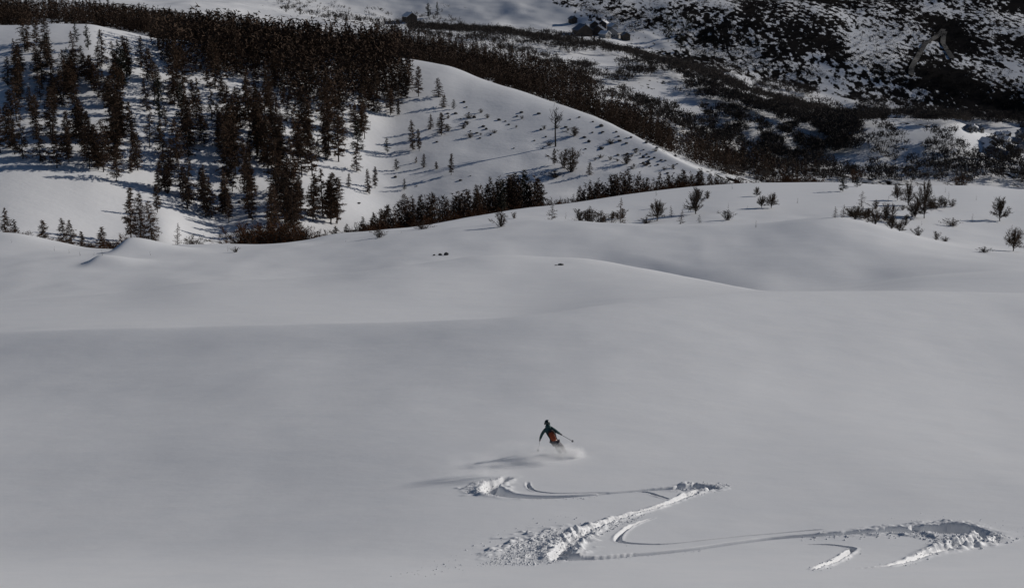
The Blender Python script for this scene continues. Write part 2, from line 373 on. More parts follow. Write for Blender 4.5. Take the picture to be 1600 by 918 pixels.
# (points, half width m start..end list, depth m list, berm m list, roughness)
TRACKS = [
  # first turn: apex left of the skier, run to the right apex
  dict(p=[(800,744),(772,756),(768,766),(800,774),(850,776),(900,774),(960,769),(1010,765),(1050,763),(1090,761),(1125,760)],
       w=[.18,.32,.42,.34,.26,.19,.15,.18,.26,.36,.22], d=[.10,.28,.42,.36,.30,.20,.15,.2,.3,.42,.16], b=[.02,.08,.09,.02,.0,.0,.0,.01,.03,.09,.04], r=[.8,.9,.5,.1,0,0,0,.1,.5,.9,.6]),
  dict(p=[(1128,762),(1085,770),(1040,788),(1000,800),(960,812),(925,826),(895,845),(875,866),(868,876)],
       w=[.15,.16,.12,.12,.15,.22,.32,.38,.2], d=[.08,.13,.10,.10,.12,.14,.18,.34,.2], b=[.06,.05,.05,.05,.06,.10,.13,.11,.05], r=[.8,.7,.6,.6,.7,.9,1,.9,.6]),
  dict(p=[(870,872),(885,872),(930,871),(1000,865),(1080,857),(1150,847),(1220,839),(1300,834),(1380,829),(1440,828),(1500,829),(1550,833)],
       w=[.35,.42,.33,.27,.23,.2,.2,.25,.32,.48,.72,.4], d=[.40,.50,.40,.34,.30,.27,.26,.28,.40,.62,.95,.35], b=[.05,.03,.01,.0,.0,.0,.0,.02,.05,.08,.10,.07], r=[.3,.1,.05,0,0,0,.05,.3,.6,.7,.5,.5]),
  dict(p=[(1555,834),(1520,846),(1480,856),(1450,864),(1425,874),(1385,884),(1325,888)],
       w=[.28,.32,.28,.24,.15,.10,.05], d=[.18,.18,.15,.15,.11,.06,.01], b=[.12,.14,.10,.05,.04,.03,.0], r=[.9,.9,.7,.2,.6,.6,.2]),
  # the inner ski's lighter lines
  dict(p=[(824,752),(826,760),(838,767),(870,770),(930,769),(990,768)], w=[.07]*6, d=[.08,.13,.13,.06,.05,.04], b=[.02,.02,.01,0,0,0], r=[.3]*6),
  dict(p=[(990,768),(1012,769),(1030,775),(1048,780)], w=[.07,.08,.09,.07], d=[.04,.10,.14,.10], b=[0,.01,.02,.02], r=[.4]*4),
  dict(p=[(1022,808),(985,822),(966,838),(970,846),(1000,849),(1040,849),(1100,843),(1180,835),(1250,829),(1290,826)], w=[.04,.07,.11,.12,.10,.08,.06,.06,.06,.06], d=[.04,.09,.16,.20,.14,.11,.08,.10,.09,.06], b=[.03,.04,.04,.01,0,0,0,0,0,0], r=[.2,.3,.3,.2,0,0,0,0,0,0]),
  dict(p=[(1250,850),(1290,850),(1315,853),(1332,857),(1322,866),(1300,879),(1270,889)], w=[.05,.07,.09,.12,.11,.11,.08], d=[.02,.09,.14,.18,.13,.09,.05], b=[.0,.0,.01,.03,.05,.05,.04], r=[0,.1,.3,.5,.6,.6,.6]),
  # crumbled snow fanned out beside the turns
  dict(p=[(775,872),(815,858),(860,842),(905,826)], w=[.35,.55,.6,.4], d=[0,0,0,0], b=[.04,.06,.07,.04], r=[1.1]*4),
  dict(p=[(735,768),(760,757),(785,749)], w=[.3,.35,.25], d=[0,0,0], b=[.05,.06,.03], r=[1.1]*3),
]
for tr in TRACKS:
    P0 = np.array([(h.x, h.y) for h in (hit(c, r) for c, r in tr['p'])])
    cum0 = np.r_[0, np.cumsum(np.linalg.norm(np.diff(P0, axis=0), axis=1))]
    Q = ground_line(tr['p'])
    cum = np.r_[0, np.cumsum(np.linalg.norm(np.diff(Q, axis=0), axis=1))]
    f = cum / cum[-1] * cum0[-1]
    tr['q'] = Q
    tr['W'] = np.interp(f, cum0, tr['w']); tr['D'] = np.interp(f, cum0, tr['d']); tr['B'] = np.interp(f, cum0, tr['b']); tr['Rg'] = np.interp(f, cum0, tr['r'])
    # ends run out
    e = np.minimum(sstep(0, .5, cum), sstep(0, .5, cum[-1] - cum))
    tr['D'] = tr['D'] * e; tr['B'] = tr['B'] * (0.3 + 0.7 * e)

def track_relief(x, y):
    """carved furrows, their thrown-up rims and the broken snow in and beside them"""
    dz = np.zeros_like(x); rimz = np.zeros_like(x); rough = np.zeros_like(x)
    for tr in TRACKS:
        Q = tr['q'][::2]; Wd, D, B, Rg = tr['W'][::2], tr['D'][::2], tr['B'][::2], tr['Rg'][::2]
        m = 1.6
        sel = np.nonzero((x > Q[:, 0].min() - m) & (x < Q[:, 0].max() + m) & (y > Q[:, 1].min() - m) & (y < Q[:, 1].max() + m))[0]
        for c0 in range(0, len(sel), 20000):
            s = sel[c0:c0 + 20000]
            d2 = (x[s, None] - Q[None, :, 0]) ** 2 + (y[s, None] - Q[None, :, 1]) ** 2
            j = d2.argmin(1); d = np.sqrt(d2[np.arange(len(s)), j])
            j0, j1 = np.maximum(j - 1, 0), np.minimum(j + 1, len(Q) - 1)
            tg = Q[j1] - Q[j0]; tg /= np.linalg.norm(tg, axis=1)[:, None] + 1e-9
            perp = np.abs((x[s] - Q[j, 0]) * tg[:, 1] - (y[s] - Q[j, 1]) * tg[:, 0])
            along = np.abs((x[s] - Q[j, 0]) * tg[:, 0] + (y[s] - Q[j, 1]) * tg[:, 1])
            d = np.where((j > 0) & (j < len(Q) - 1) & (along < .12) & (d < 1.2), np.minimum(d, perp), d)
            w = Wd[j] * (1 + 0.4 * vnoise(x[s] * 3.1, y[s] * 3.1, 71) * Rg[j])
            q = d / np.maximum(w, .01)
            cut = -D[j] * (1 - sstep(0.5, 1.04, q))
            rim = B[j] * np.exp(-((q - 1.45) / 0.55) ** 2)
            rg = B[j] * np.exp(-((q - 0.9) / 1.0) ** 2) * Rg[j] * 2.4
            dz[s] = np.minimum(dz[s], cut); rimz[s] = np.maximum(rimz[s], rim); rough[s] = np.maximum(rough[s], rg)
    lump = 0.30 * np.abs(fbm(x * 4.0, y * 4.0, 2, 91)) + 0.16 * np.abs(fbm(x * 9, y * 9, 2, 95))
    return dz + rimz * (0.55 + 0.9 * np.clip(fbm(x * 2.6, y * 2.6, 3, 97) + .3, 0, 1.5)) * (dz > -0.02) + rough * lump

# ------------------------------------------------------------------ terrain meshes
def grid_mesh(name, acols, srow, mat, tracks=False, attr=None, kind='structure'):
    Y, Z = profile(acols, srow)
    X = acols[None, :] * Y
    x, y = X.ravel(), Y.ravel()
    z = Z.ravel() + relief(x, y)
    if tracks: z = z + track_relief(x, y)
    V = np.stack([x, y, z], 1)
    m, n = Y.shape
    i = np.arange((m - 1) * n).reshape(m - 1, n)[:, :-1].ravel()
    F = np.stack([i, i + 1, i + n + 1, i + n], 1)
    me = mesh_np(name, V, F, mat, True)
    if attr is not None:
        at = me.attributes.new('bare', 'FLOAT', 'POINT')
        at.data.foreach_set('value', attr(V).astype(np.float32))
    o = link(name, me); tag(o, kind=kind)
    return o, V
def acols_px(*segs):
    c = []
    for a, b, st in segs: c += list(np.arange(a, b, st))
    return (np.array(c, float) - 800) / FPX
k = K
sr = (srows(0, 1, 8) + srows(1, 2, 8) + srows(2, 3, 14) + srows(3, 4, 80) + srows(4, 5, 140) + srows(5, 6, 130) + srows(6, 7, 60) +
      srows(7, 8, 34) + srows(8, 9, 26) + srows(9, 10, 26) + srows(10, 11, 26) + [11.0])
acn = acols_px((-560, 560, 14), (560, 1620, 2.0), (1620, 2240, 14))
acn = acn / math.cos(0) 
# bearings in the track area are measured along the slope of sight there
slope, SV = grid_mesh('snow_slope', acn, np.array(sr), M_SNOW, tracks=True)
sr = srows(11, 12, 14) + srows(12, 13, 24) + srows(13, 14, 14) + srows(14, 15, 22) + srows(15, 16, 26) + srows(16, 17, 16) + srows(17, 18, 18) + srows(18, 19, 22) + srows(19, 20, 14) + [20.0]
grid_mesh('snow_field', acols_px((-560, 2240, 6)), np.array(sr), M_SNOW_MID)

def poly_mask(c, r, poly):
    """inside test for arrays of pixels"""
    ins = np.zeros(c.shape, bool); n = len(poly)
    for i in range(n):
        x0, y0 = poly[i]; x1, y1 = poly[(i + 1) % n]
        cond = ((y0 > r) != (y1 > r))
        with np.errstate(divide='ignore', invalid='ignore'):
            ins ^= cond & (c < (x1 - x0) * (r - y0) / (y1 - y0) + x0)
    return ins
def bare_hill(V):
    return np.full(len(V), 0.05)
sr = srows(20, 21, 40) + srows(21, 22, 50) + srows(22, 23, 60) + srows(23, 24, 10) + srows(24, 25, 16) + [25.0]
grid_mesh('hillside', acols_px((-560, 2240, 5)), np.array(sr), M_SNOW_FAR, attr=bare_hill)

BARE_AND_SHADE_POLYS = [   # (polygon in photo bearings, how much of the ground is free of snow, or painted dark for cliff shade)
  ([(780,-40),(850,0),(950,48),(1010,85),(1110,108),(1330,155),(1600,190),(2300,240),(2300,-600),(780,-600)], 0.51),
  ([(1180,-10),(1330,40),(1330,110),(1200,90),(1120,40)], 0.06),
  ([(1480,-60),(1700,70),(2300,120),(2300,-600),(1480,-600)], 0.14),
  ([(1385,-20),(1445,-20),(1440,15),(1415,22),(1390,8)], 0.12),  # shadowed cliff: its shade is painted in as extra dark ground
  ([(1420,40),(1500,40),(1500,140),(1400,140)], 0.04),
  ([(1300,100),(1480,110),(1740,120),(1740,200),(1300,170)], 0.06),
  ([(1000,100),(1600,160),(1600,215),(1480,200),(1350,205),(1200,190),(1060,150)], 0.40),
  ([(700,60),(1000,110),(1120,150),(1400,250),(1600,270),(1600,300),(1150,290),(880,180)], 0.36),
  ([(-700,-10),(0,-5),(260,10),(600,50),(620,100),(300,90),(-700,60)], 0.40),
  ([(250,0),(520,5),(640,10),(700,20),(700,40),(560,45),(300,15)], 0.04),
]
def bare_far(V):
    c, r = to_px(V[:, 0], V[:, 1], V[:, 2])
    v = np.full(len(V), 0.20)
    for poly, w in BARE_AND_SHADE_POLYS:
        ins = poly_mask(c, r, poly)
        v = np.where(ins, np.maximum(v, w) if w > .3 else v + w, v)
    return v + 0.10 * fbm(V[:, 0] / 50, V[:, 1] / 75, 4, 61)
sr = srows(25, 26, 30) + srows(26, 27, 60) + srows(27, 28, 60) + srows(28, 29, 60) + srows(29, 30, 60) + srows(30, 31, 16) + srows(31, 32, 8) + [float(len(LINES) - 1)]
far_obj, FV = grid_mesh('mountainside', acols_px((-560, 2240, 6)), np.array(sr), M_SNOW_FAR, attr=bare_far)
# ------------------------------------------------------------------ vegetation: prototypes of height 1 (trunk mesh, crown mesh)
def tube_pts(path, radii, n=5):
    """tapered tube along a path -> V, F(tri)"""
    V, F = [], []
    path = [np.array(p, float) for p in path]
    for i, (p, r) in enumerate(zip(path, radii)):
        t = path[min(i + 1, len(path) - 1)] - path[max(i - 1, 0)]; t /= np.linalg.norm(t) + 1e-9
        u = np.cross(t, [0.3, 0.9, 0.1]); u /= np.linalg.norm(u) + 1e-9; v = np.cross(t, u)
        for k_ in range(n):
            an = 2 * math.pi * k_ / n
            V.append(p + r * (math.cos(an) * u + math.sin(an) * v))
    for i in range(len(path) - 1):
        for k_ in range(n):
            a, b = i * n + k_, i * n + (k_ + 1) % n
            F.append((a, b, b + n)); F.append((a, b + n, a + n))
    return V, F
def sliver(V, F, p, d, ln, w, rg):
    """thin twig: a narrow three sided blade"""
    d = d / (np.linalg.norm(d) + 1e-9)
    s = np.cross(d, rg.normal(size=3)); s /= np.linalg.norm(s) + 1e-9
    b = len(V)
    V += [p - s * w / 2, p + s * w / 2, p + d * ln]
    F.append((b, b + 1, b + 2))
def make_conifer(name, seed, rad, nb, ntw, tw_len, tw_w, mat, base=0.1, droop=0.25, dens_top=1.0, shape=0.85, gaps=0.25):
    rg = np.random.default_rng(seed)
    bend = rg.normal(size=2) * 0.012
    path = [(bend[0] * t * t * 2, bend[1] * t * t * 2, t) for t in (0, .25, .5, .75, 1.0)]
    Vt, Ft = tube_pts(path, [0.014, 0.0115, 0.009, 0.005, 0.0015], 6)
    V, F = [], []
    miss = rg.uniform(0, 6.28, 3)
    for i in range(nb):
        t = base + (1 - base) * (i + rg.uniform(0, 1)) / nb
        az = rg.uniform(0, 2 * math.pi)
        prof = min(1.0, (1 - t) / 0.75) ** shape * min(1, 0.55 + (t - base) * 2.2)
        ln = rad * prof * rg.uniform(0.55, 1.12) + 0.012
        if rg.uniform() < gaps and abs(math.sin(az - miss[0] + t * 4)) > .7: ln *= 0.45
        o = np.array((bend[0] * t * t * 2, bend[1] * t * t * 2, t))
        d = np.array((math.cos(az), math.sin(az), 0.32 * t - droop + rg.normal() * 0.1))
        e = o + d * ln
        # limb
        s = np.array((-math.sin(az), math.cos(az), 0)); w = 0.0045 * (1.2 - t)
        b = len(V); V += [o - s * w, o + s * w, e]; F.append((b, b + 1, b + 2))
        b = len(V); V += [o - np.array((0, 0, w)), o + np.array((0, 0, w)), e]; F.append((b, b + 1, b + 2))
        k_n = max(2, int(ntw * (ln / rad) ** 0.8))
        for q in range(k_n):
            f = rg.uniform(0.15, 1.0)
            p = o + (e - o) * f + rg.normal(size=3) * 0.004
            td = d * rg.uniform(.2, .9) + rg.normal(size=3) * 0.75 + np.array((0, 0, -0.15))
            sliver(V, F, p, td, tw_len * rg.uniform(.5, 1.2), tw_w * rg.uniform(.6, 1.3), rg)
    return mesh_np(name + '_trunk', Vt, Ft, M_TRUNK, True), mesh_np(name + '_crown', V, F, mat)
def make_bush(name, seed, spread, nst, nbr, ntw, mat, tw_w=0.016, up=1.0, trunk=False):
    """bare shrub: stems fanning from the ground, split into branches and twigs"""
    rg = np.random.default_rng(seed)
    Vt, Ft = [], []
    V, F = [], []
    for i in range(nst):
        az = rg.uniform(0, 2 * math.pi); lean = abs(rg.normal()) * 0.5 * spread
        top = np.array((math.cos(az) * lean, math.sin(az) * lean, rg.uniform(0.6, 0.98) * (1 - 0.25 * lean)))
        mid = top * 0.5 + np.array((0, 0, 0.1)) + rg.normal(size=3) * 0.03
        b0 = np.array((math.cos(az) * 0.05 * spread, math.sin(az) * 0.05 * spread, -0.03)) * (0.2 if trunk else 1)
        v, f = tube_pts([b0, mid, top], [0.017, 0.010, 0.003] if not trunk else [0.03, 0.015, 0.004], 4)
        k_ = len(Vt); Vt += v; Ft += [tuple(x + k_ for x in t) for t in f]
        for j in range(nbr):
            t = rg.uniform(0.25 if trunk else 0.1, 1)
            o = b0 * (1-t)**2 + 2 * mid * t * (1-t) + top * t * t
            d = (top - b0) * 0.5 + rg.normal(size=3) * 0.45 * spread; d[2] = abs(d[2]) * up + 0.05
            ln = rg.uniform(0.12, 0.3) * (1.15 - t * 0.5)
            sliver(V, F, o, d, ln, tw_w * 0.8, rg)
            d /= np.linalg.norm(d)
            for q in range(ntw):
                p = o + d * ln * rg.uniform(.2, 1)
                sliver(V, F, p, d + rg.normal(size=3) * .7, rg.uniform(.05, .13), tw_w * rg.uniform(.6, 1.2), rg)
    return mesh_np(name + '_stems', Vt, Ft, M_TRUNK, True), mesh_np(name + '_twigs', V, F, mat)
def make_round_tree(name, seed, rad, mat, trunk_h=0.3, n=26, ntw=16, tw_w=0.016, low=0.35):
    """broadleaf in winter: trunk, rising limbs, round crown of fine twigs"""
    rg = np.random.default_rng(seed)
    Vt, Ft = tube_pts([(0, 0, -0.02), (0.01, 0, trunk_h), (0.0, 0.01, 0.75)], [0.025, 0.018, 0.005], 6)
    V, F = [], []
    for i in range(n):
        az = rg.uniform(0, 6.283); el = rg.uniform(0.1, 1.45)
        o = np.array((0, 0, rg.uniform(trunk_h * 0.8, 0.3 + low)))
        c = np.array((math.cos(az) * math.cos(el) * rad, math.sin(az) * math.cos(el) * rad, trunk_h + (1 - trunk_h) * (low + (0.97 - low) * math.sin(el)))) * rg.uniform(.85, 1.08)
        v, f = tube_pts([o, (o + c) / 2 + (0, 0, -0.03), c], [0.010, 0.006, 0.002], 3)
        k_ = len(Vt); Vt += v; Ft += [tuple(x + k_ for x in t) for t in f]
        for q in range(ntw):
            p = o + (c - o) * rg.uniform(0.35, 1.0) + rg.normal(size=3) * 0.02
            sliver(V, F, p, (c - o) / np.linalg.norm(c - o) + rg.normal(size=3) * .7 + (0, 0, .3), rg.uniform(.06, .15), tw_w * rg.uniform(.6, 1.2), rg)
    return mesh_np(name + '_trunk', Vt, Ft, M_TRUNK, True), mesh_np(name + '_crown', V, F, mat)

LARCH = [make_conifer('larch%d' % i, 100 + i, r, nb, int(tw * 1.6), .062, .0125, M_LARCH, base=bs, droop=dr, shape=sh) for i, (r, nb, tw, bs, dr, sh) in enumerate(
    [(.25, 96, 26, .06, .25, .62), (.20, 96, 26, .10, .2, .6), (.29, 92, 28, .05, .3, .75), (.18, 90, 24, .14, .22, .55), (.24, 80, 22, .08, .3, .9), (.27, 100, 28, .14, .15, .5), (.22, 72, 18, .2, .25, .6)])]
THIN_LARCH = [make_conifer('thin%d' % i, 140 + i, r, 56, 22, .07, .011, M_LARCH, base=.06, droop=.1, shape=.9) for i, r in enumerate((.30, .35, .27))]
MID_LARCH = [make_conifer('mid%d' % i, 150 + i, r, 60, 9, .085, .022, M_LARCH, base=.05, droop=.2, shape=.8) for i, r in enumerate((.25, .22, .28, .24))]
PINE = [make_conifer('pine%d' % i, 160 + i, r, 70, 22, .085, .02, M_PINE, base=.12, droop=.1, shape=.55, gaps=.45) for i, r in enumerate((.24, .3, .27))]
BUSH = [make_bush('bush%d' % i, 180 + i, sp, ns, 13, 9, M_BUSH, up=.6) for i, (sp, ns) in enumerate(((1.0, 14), (1.5, 18), (0.8, 10)))]
RUST = [make_bush('rust%d' % i, 190 + i, sp, ns, 11, 7, M_RUST, tw_w=.016) for i, (sp, ns) in enumerate(((1.1, 18), (1.5, 20)))]
SPREAD = [make_round_tree('spread%d' % i, 200 + i, r, M_BUSH, trunk_h=.12, n=44, ntw=34, tw_w=.017, low=.02) for i, r in enumerate((.5, .58, .46))]
SAPLING = [make_conifer('sap%d' % i, 210 + i, .2, 20, 5, .09, .018, M_LARCH, base=.1, droop=-.1, shape=.7) for i in range(2)]
ALDER = [make_round_tree('alder%d' % i, 220 + i, r, M_ALDER) for i, r in enumerate((.34, .42, .38))]
TALLTHIN = make_round_tree('tallthin', 230, .22, M_ALDER, trunk_h=.62, n=13, ntw=9)

def plant(kind, protos, pos, h_m, label, cat, group=None, wide=1.0, lean=0.0, names=('trunk', 'crown')):
    i = random.randrange(len(protos)) if isinstance(protos, list) else 0
    tm, cm = protos[i] if isinstance(protos, list) else protos
    r = link(kind, None); r.empty_display_size = 0.3
    r.location = pos - Vector((0, 0, 0.06 * h_m if h_m < 3 else 0.15)); r.rotation_euler = (random.gauss(0, .02), lean + random.gauss(0, .02), random.uniform(0, 6.28))
    w = h_m * wide
    r.scale = (w, w, h_m)
    tag(r, label, cat, group)
    link(names[0], tm, r); link(names[1], cm, r)
    return r
def h_of(pos, px):
    return px * depth_of(pos) / FPX / math.cos(PITCH)

# --- scattered larches of the left hillside; stands given by outline, number, height range (px), and what they look like
G = 'larches on the left hillside'
AREA = ['loose trees at the left edge', 'stand below the hilltop', 'stand above the snowy terrace', 'lower edge of the hilltop forest', 'dense strip down the hill', 'row above the bright bank', 'clump behind the rusty thicket', 'tight clump at the hill foot', 'open shoulder beside the forest']
STANDS = [
  ([(0,95),(60,60),(120,70),(120,160),(60,190),(0,160)], 20, (36,60), 'dark larch among the loose trees at the far left of the hillside'),
  ([(20,120),(110,90),(250,110),(260,180),(120,190),(30,170)], 40, (44,66), 'dark larch in the loose stand below the white hilltop'),
  ([(0,180),(100,200),(240,190),(330,215),(330,262),(170,290),(80,262),(0,255)], 54, (50,76), 'tall dark larch in the stand above the snowy terrace'),
  ([(240,100),(420,110),(480,150),(440,200),(300,190),(240,150)], 28, (46,74), 'dark larch on the thinning lower edge of the hilltop forest'),
  ([(330,190),(450,170),(540,190),(560,230),(520,260),(470,300),(420,340),(350,330),(330,260)], 58, (54,84), 'tall dark larch in the dense strip down the middle of the hillside'),
  ([(240,285),(300,300),(372,330),(372,352),(330,345),(290,326),(245,308)], 22, (44,64), 'brown larch in the row descending beside the bright snow bank'),
  ([(385,320),(470,310),(480,360),(420,368),(385,365)], 18, (50,80), 'brown larch rising behind the rusty thicket'),
  ([(478,330),(500,318),(540,338),(536,352),(490,356)], 8, (60,76), 'dark larch in the tight clump at the foot of the hillside'),
  ([(545,190),(600,150),(660,150),(660,185),(600,205),(560,225)], 18, (36,60), 'dark larch on the open shoulder right of the forest'),
]
NUM = ['', 'first', 'second', 'third', 'fourth', 'fifth', 'sixth', 'seventh', 'eighth', 'ninth', 'tenth', 'eleventh', 'twelfth', 'thirteenth', 'fourteenth', 'fifteenth', 'sixteenth']
CNT = ['', 'one', 'two', 'three', 'four', 'five', 'six', 'seven', 'eight', 'nine', 'ten', 'eleven', 'twelve', 'thirteen', 'fourteen', 'fifteen', 'sixteen']
def name_each(items, noun, where, rows=3, cols=3):
    """items [(object, col, row)]: a label for each by its part of the stand and its place from the left there"""
    rn = {1: [''], 2: ['upper', 'lower'], 3: ['upper', 'middle', 'lower']}[rows]
    cn = {1: [''], 2: ['left', 'right'], 3: ['left', 'central', 'right'], 5: ['far left', 'left', 'central', 'right', 'far right']}[cols]
    items = sorted(items, key=lambda t: t[2]); n = len(items)
    for i in range(rows):
        band = sorted(items[i * n // rows:(i + 1) * n // rows], key=lambda t: t[1]); m = len(band)
        for j in range(cols):
            cell = band[j * m // cols:(j + 1) * m // cols]
            area = ' '.join(w for w in (rn[i], cn[j]) if w)
            for q, t in enumerate(cell):
                nn = noun + ('es' if noun[-2:] in ('ch', 'sh') else 's')
                area2 = area + ' of the ' + where if area else 'in the ' + where
                t[0]['label'] = ('only %s, %s' % (noun, area2)) if len(cell) == 1 else '%s %s from left of %s, %s' % (NUM[q + 1], noun, CNT[len(cell)], area2)
n_larch = 0
for si, (poly, n, (h0, h1), lab) in enumerate(STANDS):
    placed = []
    xs = [p[0] for p in poly]; ys = [p[1] for p in poly]; got = 0
    for _ in range(n * 20):
        if got >= n: break
        c, r = random.uniform(min(xs), max(xs)), random.uniform(min(ys), max(ys))
        if not poly_mask(np.array([c]), np.array([r]), poly)[0]: continue
        if 195 < c < 330 and vnoise(np.array([c / 28.0]), np.array([r / 20.0]), 5)[0] < -.45: continue
        p = hit(c, r)
        if p is None or p.y > 720: continue
        hm = h_of(p, random.uniform(h0, h1) * random.choice((1.1, 1.05, 1, 1, .9, .75, .5)))
        o = plant('larch_tree', LARCH, p, hm, lab, 'larch', lab.replace('tall ', '').replace('dark larch', 'larches').replace('brown larch', 'larches'), wide=random.uniform(.85, 1.15), lean=random.gauss(0, .015))
        placed.append((o, c, r)); got += 1; n_larch += 1
    name_each(placed, 'larch', AREA[si], 3 if got > 18 else 2 if got > 10 else 1, 3 if got > 18 else 2 if got > 10 else 1)
belt = []
# --- the belt of larches in the gully behind the rim of the snow field (feet hidden by the rim)
top = [(530,345),(560,338),(600,325),(640,303),(700,300),(740,288),(770,275),(800,266),(835,270),(850,290),(870,312),(890,300),(920,280),(950,270),(990,262),(1020,272),(1045,268),(1070,262),(1100,260),(1120,268),(1150,270),(1200,266),(1250,270),(1290,278)]
for i in range(36):
    c = 530 + (1120 - 530) * (i + random.uniform(-.4, .4)) / 35
    trow = np.interp(c, [q[0] for q in top], [q[1] for q in top]) + random.uniform(-2, 14)
    Yr = np.interp(c, [530, 620, 700, 800, 900, 1000, 1120], [385, 405, 425, 450, 466, 478, 488]) + random.uniform(-16, 8)
    p = ground(c, Yr)
    pc, pr = to_px(p.x, p.y, p.z)
    hm = h_of(p, max(16, pr - trow))
    lab = 'dark larch in the belt along the gully behind the snow field rim' if c < 900 else 'dark larch in the low belt at the far right end of the gully'
    o = plant('larch_tree', LARCH[:6] + PINE[:1] if 760 < c < 850 else LARCH, p, hm, lab, 'larch', lab.replace('dark larch', 'larches').replace('a low', 'low'), wide=random.uniform(.8, 1.1))
    belt.append((o, c, 0)); n_larch += 1
name_each(belt, 'larch', 'gully belt behind the rim', 1, 5)

# --- plants one can point to: (kind, col, row of the foot, height px, width factor, label[, distance when the foot is hidden])
def spot(kind, protos, cat, items, group=None, names=('trunk', 'crown')):
    for it in items:
        c, r, h, w, lab = it[:5]
        p = ground(c, it[5]) if len(it) > 5 else hit(c, r)
        if p is None: continue
        if len(it) > 5:
            h = to_px(p.x, p.y, p.z)[1] - (r - h)
        g = group
        if isinstance(lab, tuple): lab, g = lab
        if kind in ('larch_bush', 'shrub') and c > 780: h *= 1.3
        if kind == 'larch_bush': w *= 1.25
        plant(kind, protos, p, h_of(p, h), lab, cat, g, w, names=names)
BN = ('stem', 'twigs')
spot('larch_tree', THIN_LARCH, 'larch', [
  (969, 350, 41, 1.0, 'tall pointed young larch rising behind the smooth snow crest', 322),
  (955, 350, 20, 1.5, 'short bushy larch just left of the tall pointed larch', 322),
  (862, 342, 25, 1.3, 'pale bare larch behind the crest right of the dark gully belt', 330),
  (1049, 338, 18, 1.0, 'slim little larch right of the broad low tree on the rim'),
  (1064, 350, 23, 1.2, 'dark small larch standing in front of the widest bush of the rim'),
  (1092, 348, 14, 1.2, 'stubby dark sapling larch below the widest bush of the rim'),
  (1305, 340, 19, 1.2, 'small grey larch left of a close pair above the snow roll'),
  (1317, 340, 22, 1.1, 'small grey larch right of a close pair above the snow roll'),
  (1346, 323, 25, 1.2, 'lone bare larch in front of the big brown clump'),
  (1356, 354, 30, .9, 'upright bare larch in the bush row along the snow roll', 325),
  (278, 372, 24, .9, 'lone slender larch sapling on the bright bank', 372),
])
spot('larch_tree', LARCH[:4], 'larch', [
  (205, 360, 66, .9, 'tall larch, leftmost of four on the snowy terrace casting long shadows', 392),
  (221, 364, 62, .9, 'tall larch, second from left of four on the snowy terrace', 388),
  (238, 369, 56, 1.0, 'larch nearest the snow edge of four on the snowy terrace', 384),
  (246, 336, 46, 1.1, 'rear larch behind the group of four on the snowy terrace', 430),
  (70, 380, 36, 1.3, 'dark cone shaped larch standing alone at the left rim', 345),
  (10, 368, 44, 1.0, 'leftmost larch at the photo edge along the snow rim', 345),
  (24, 370, 28, 1.2, 'second larch from the left edge along the snow rim', 345),
  (101, 380, 40, .9, 'taller of two slim larches beside the lone cone larch', 345),
  (113, 381, 38, 1.0, 'shorter of two slim larches beside the lone cone larch', 350),
  (130, 384, 24, 1.1, 'thin low larch right of the two slim larches', 345),
  (158, 388, 34, 1.2, 'reddish larch rising from the brush by the wind drift', 340),
  (685, 152, 30, 1.3, 'upper tree on the open snow slope right of the forest'),
  (693, 168, 20, 1.6, 'broad tree just below the upper tree on the open slope'),
  (673, 202, 24, 1.0, 'left tree of a pair above the scattered rocks'),
  (690, 211, 34, 1.4, 'right broad tree of a pair above the scattered rocks'),
  (645, 234, 46, .8, 'tall narrow tree, taller of two on the lower open slope'),
  (655, 236, 34, .8, 'narrow tree, shorter of two on the lower open slope'),
  (575, 300, 36, .8, 'left tree in the short diagonal line low on the hill'),
  (586, 294, 34, .9, 'right tree in the short diagonal line low on the hill'),
  (577, 304, 18, .9, 'small tree below the short diagonal line low on the hill'),
  (545, 292, 22, 1.0, 'small dark tree left of the short diagonal line'),
  (557, 268, 44, .9, 'dark tree at the tip of the lower forest edge'),
  (705, 273, 33, 1.0, 'lone pointed tree near the foot of the open slope'),
  (662, 262, 22, 1.0, 'small tree left of the lone pointed tree on the slope'),
  (682, 264, 12, 1.6, 'low dark shrubby tree beside the lone pointed tree'),
  (650, 254, 10, 1.2, 'tiny tree at the left of the lone pointed tree'),
  (866, 258, 26, 1.0, 'slim dark tree left of a shrub clump on the lower slope'),
  (921, 273, 20, 1.3, 'pointed dark tree above the gully end'),
])
spot('pine_tree', PINE, 'pine', [
  (620, 266, 18, 1.4, 'ragged little pine alone on the white hill slope'),
  (632, 297, 18, 1.0, 'small dark pine low on the white hill slope'),
  (605, 239, 24, 1.0, 'dark pine at the right border of the lower forest'),
  (559, 240, 50, 1.0, 'dense dark pine at the outer corner of the lower forest'),
  (709, 171, 16, 1.0, 'squat dark pine right of the upper open slope trees'),
  (1317, 299, 26, 1.5, 'dark evergreen pine at the left foot of the brown clump'),
  (1340, 292, 16, 1.6, 'low dark pine at the right foot of the brown clump'),
  (120, 66, 30, .8, 'left of a close pine pair on the white hilltop'),
  (138, 78, 38, .8, 'right of a close pine pair on the white hilltop'),
  (75, 100, 46, .9, 'wide crowned pine below the white hilltop'),
  (105, 122, 46, .8, 'leaning dark pine below the white hilltop'),
  (250, 190, 66, .9, 'left of two massive dark pines in the middle of the hill'),
  (284, 198, 64, .8, 'right of two massive dark pines in the middle of the hill'),
  (250, 232, 42, .9, 'stout pine on the open snow beside the central stand'),
  (192, 140, 66, 1.0, 'broad loose pine at the top centre of the hillside'),
])
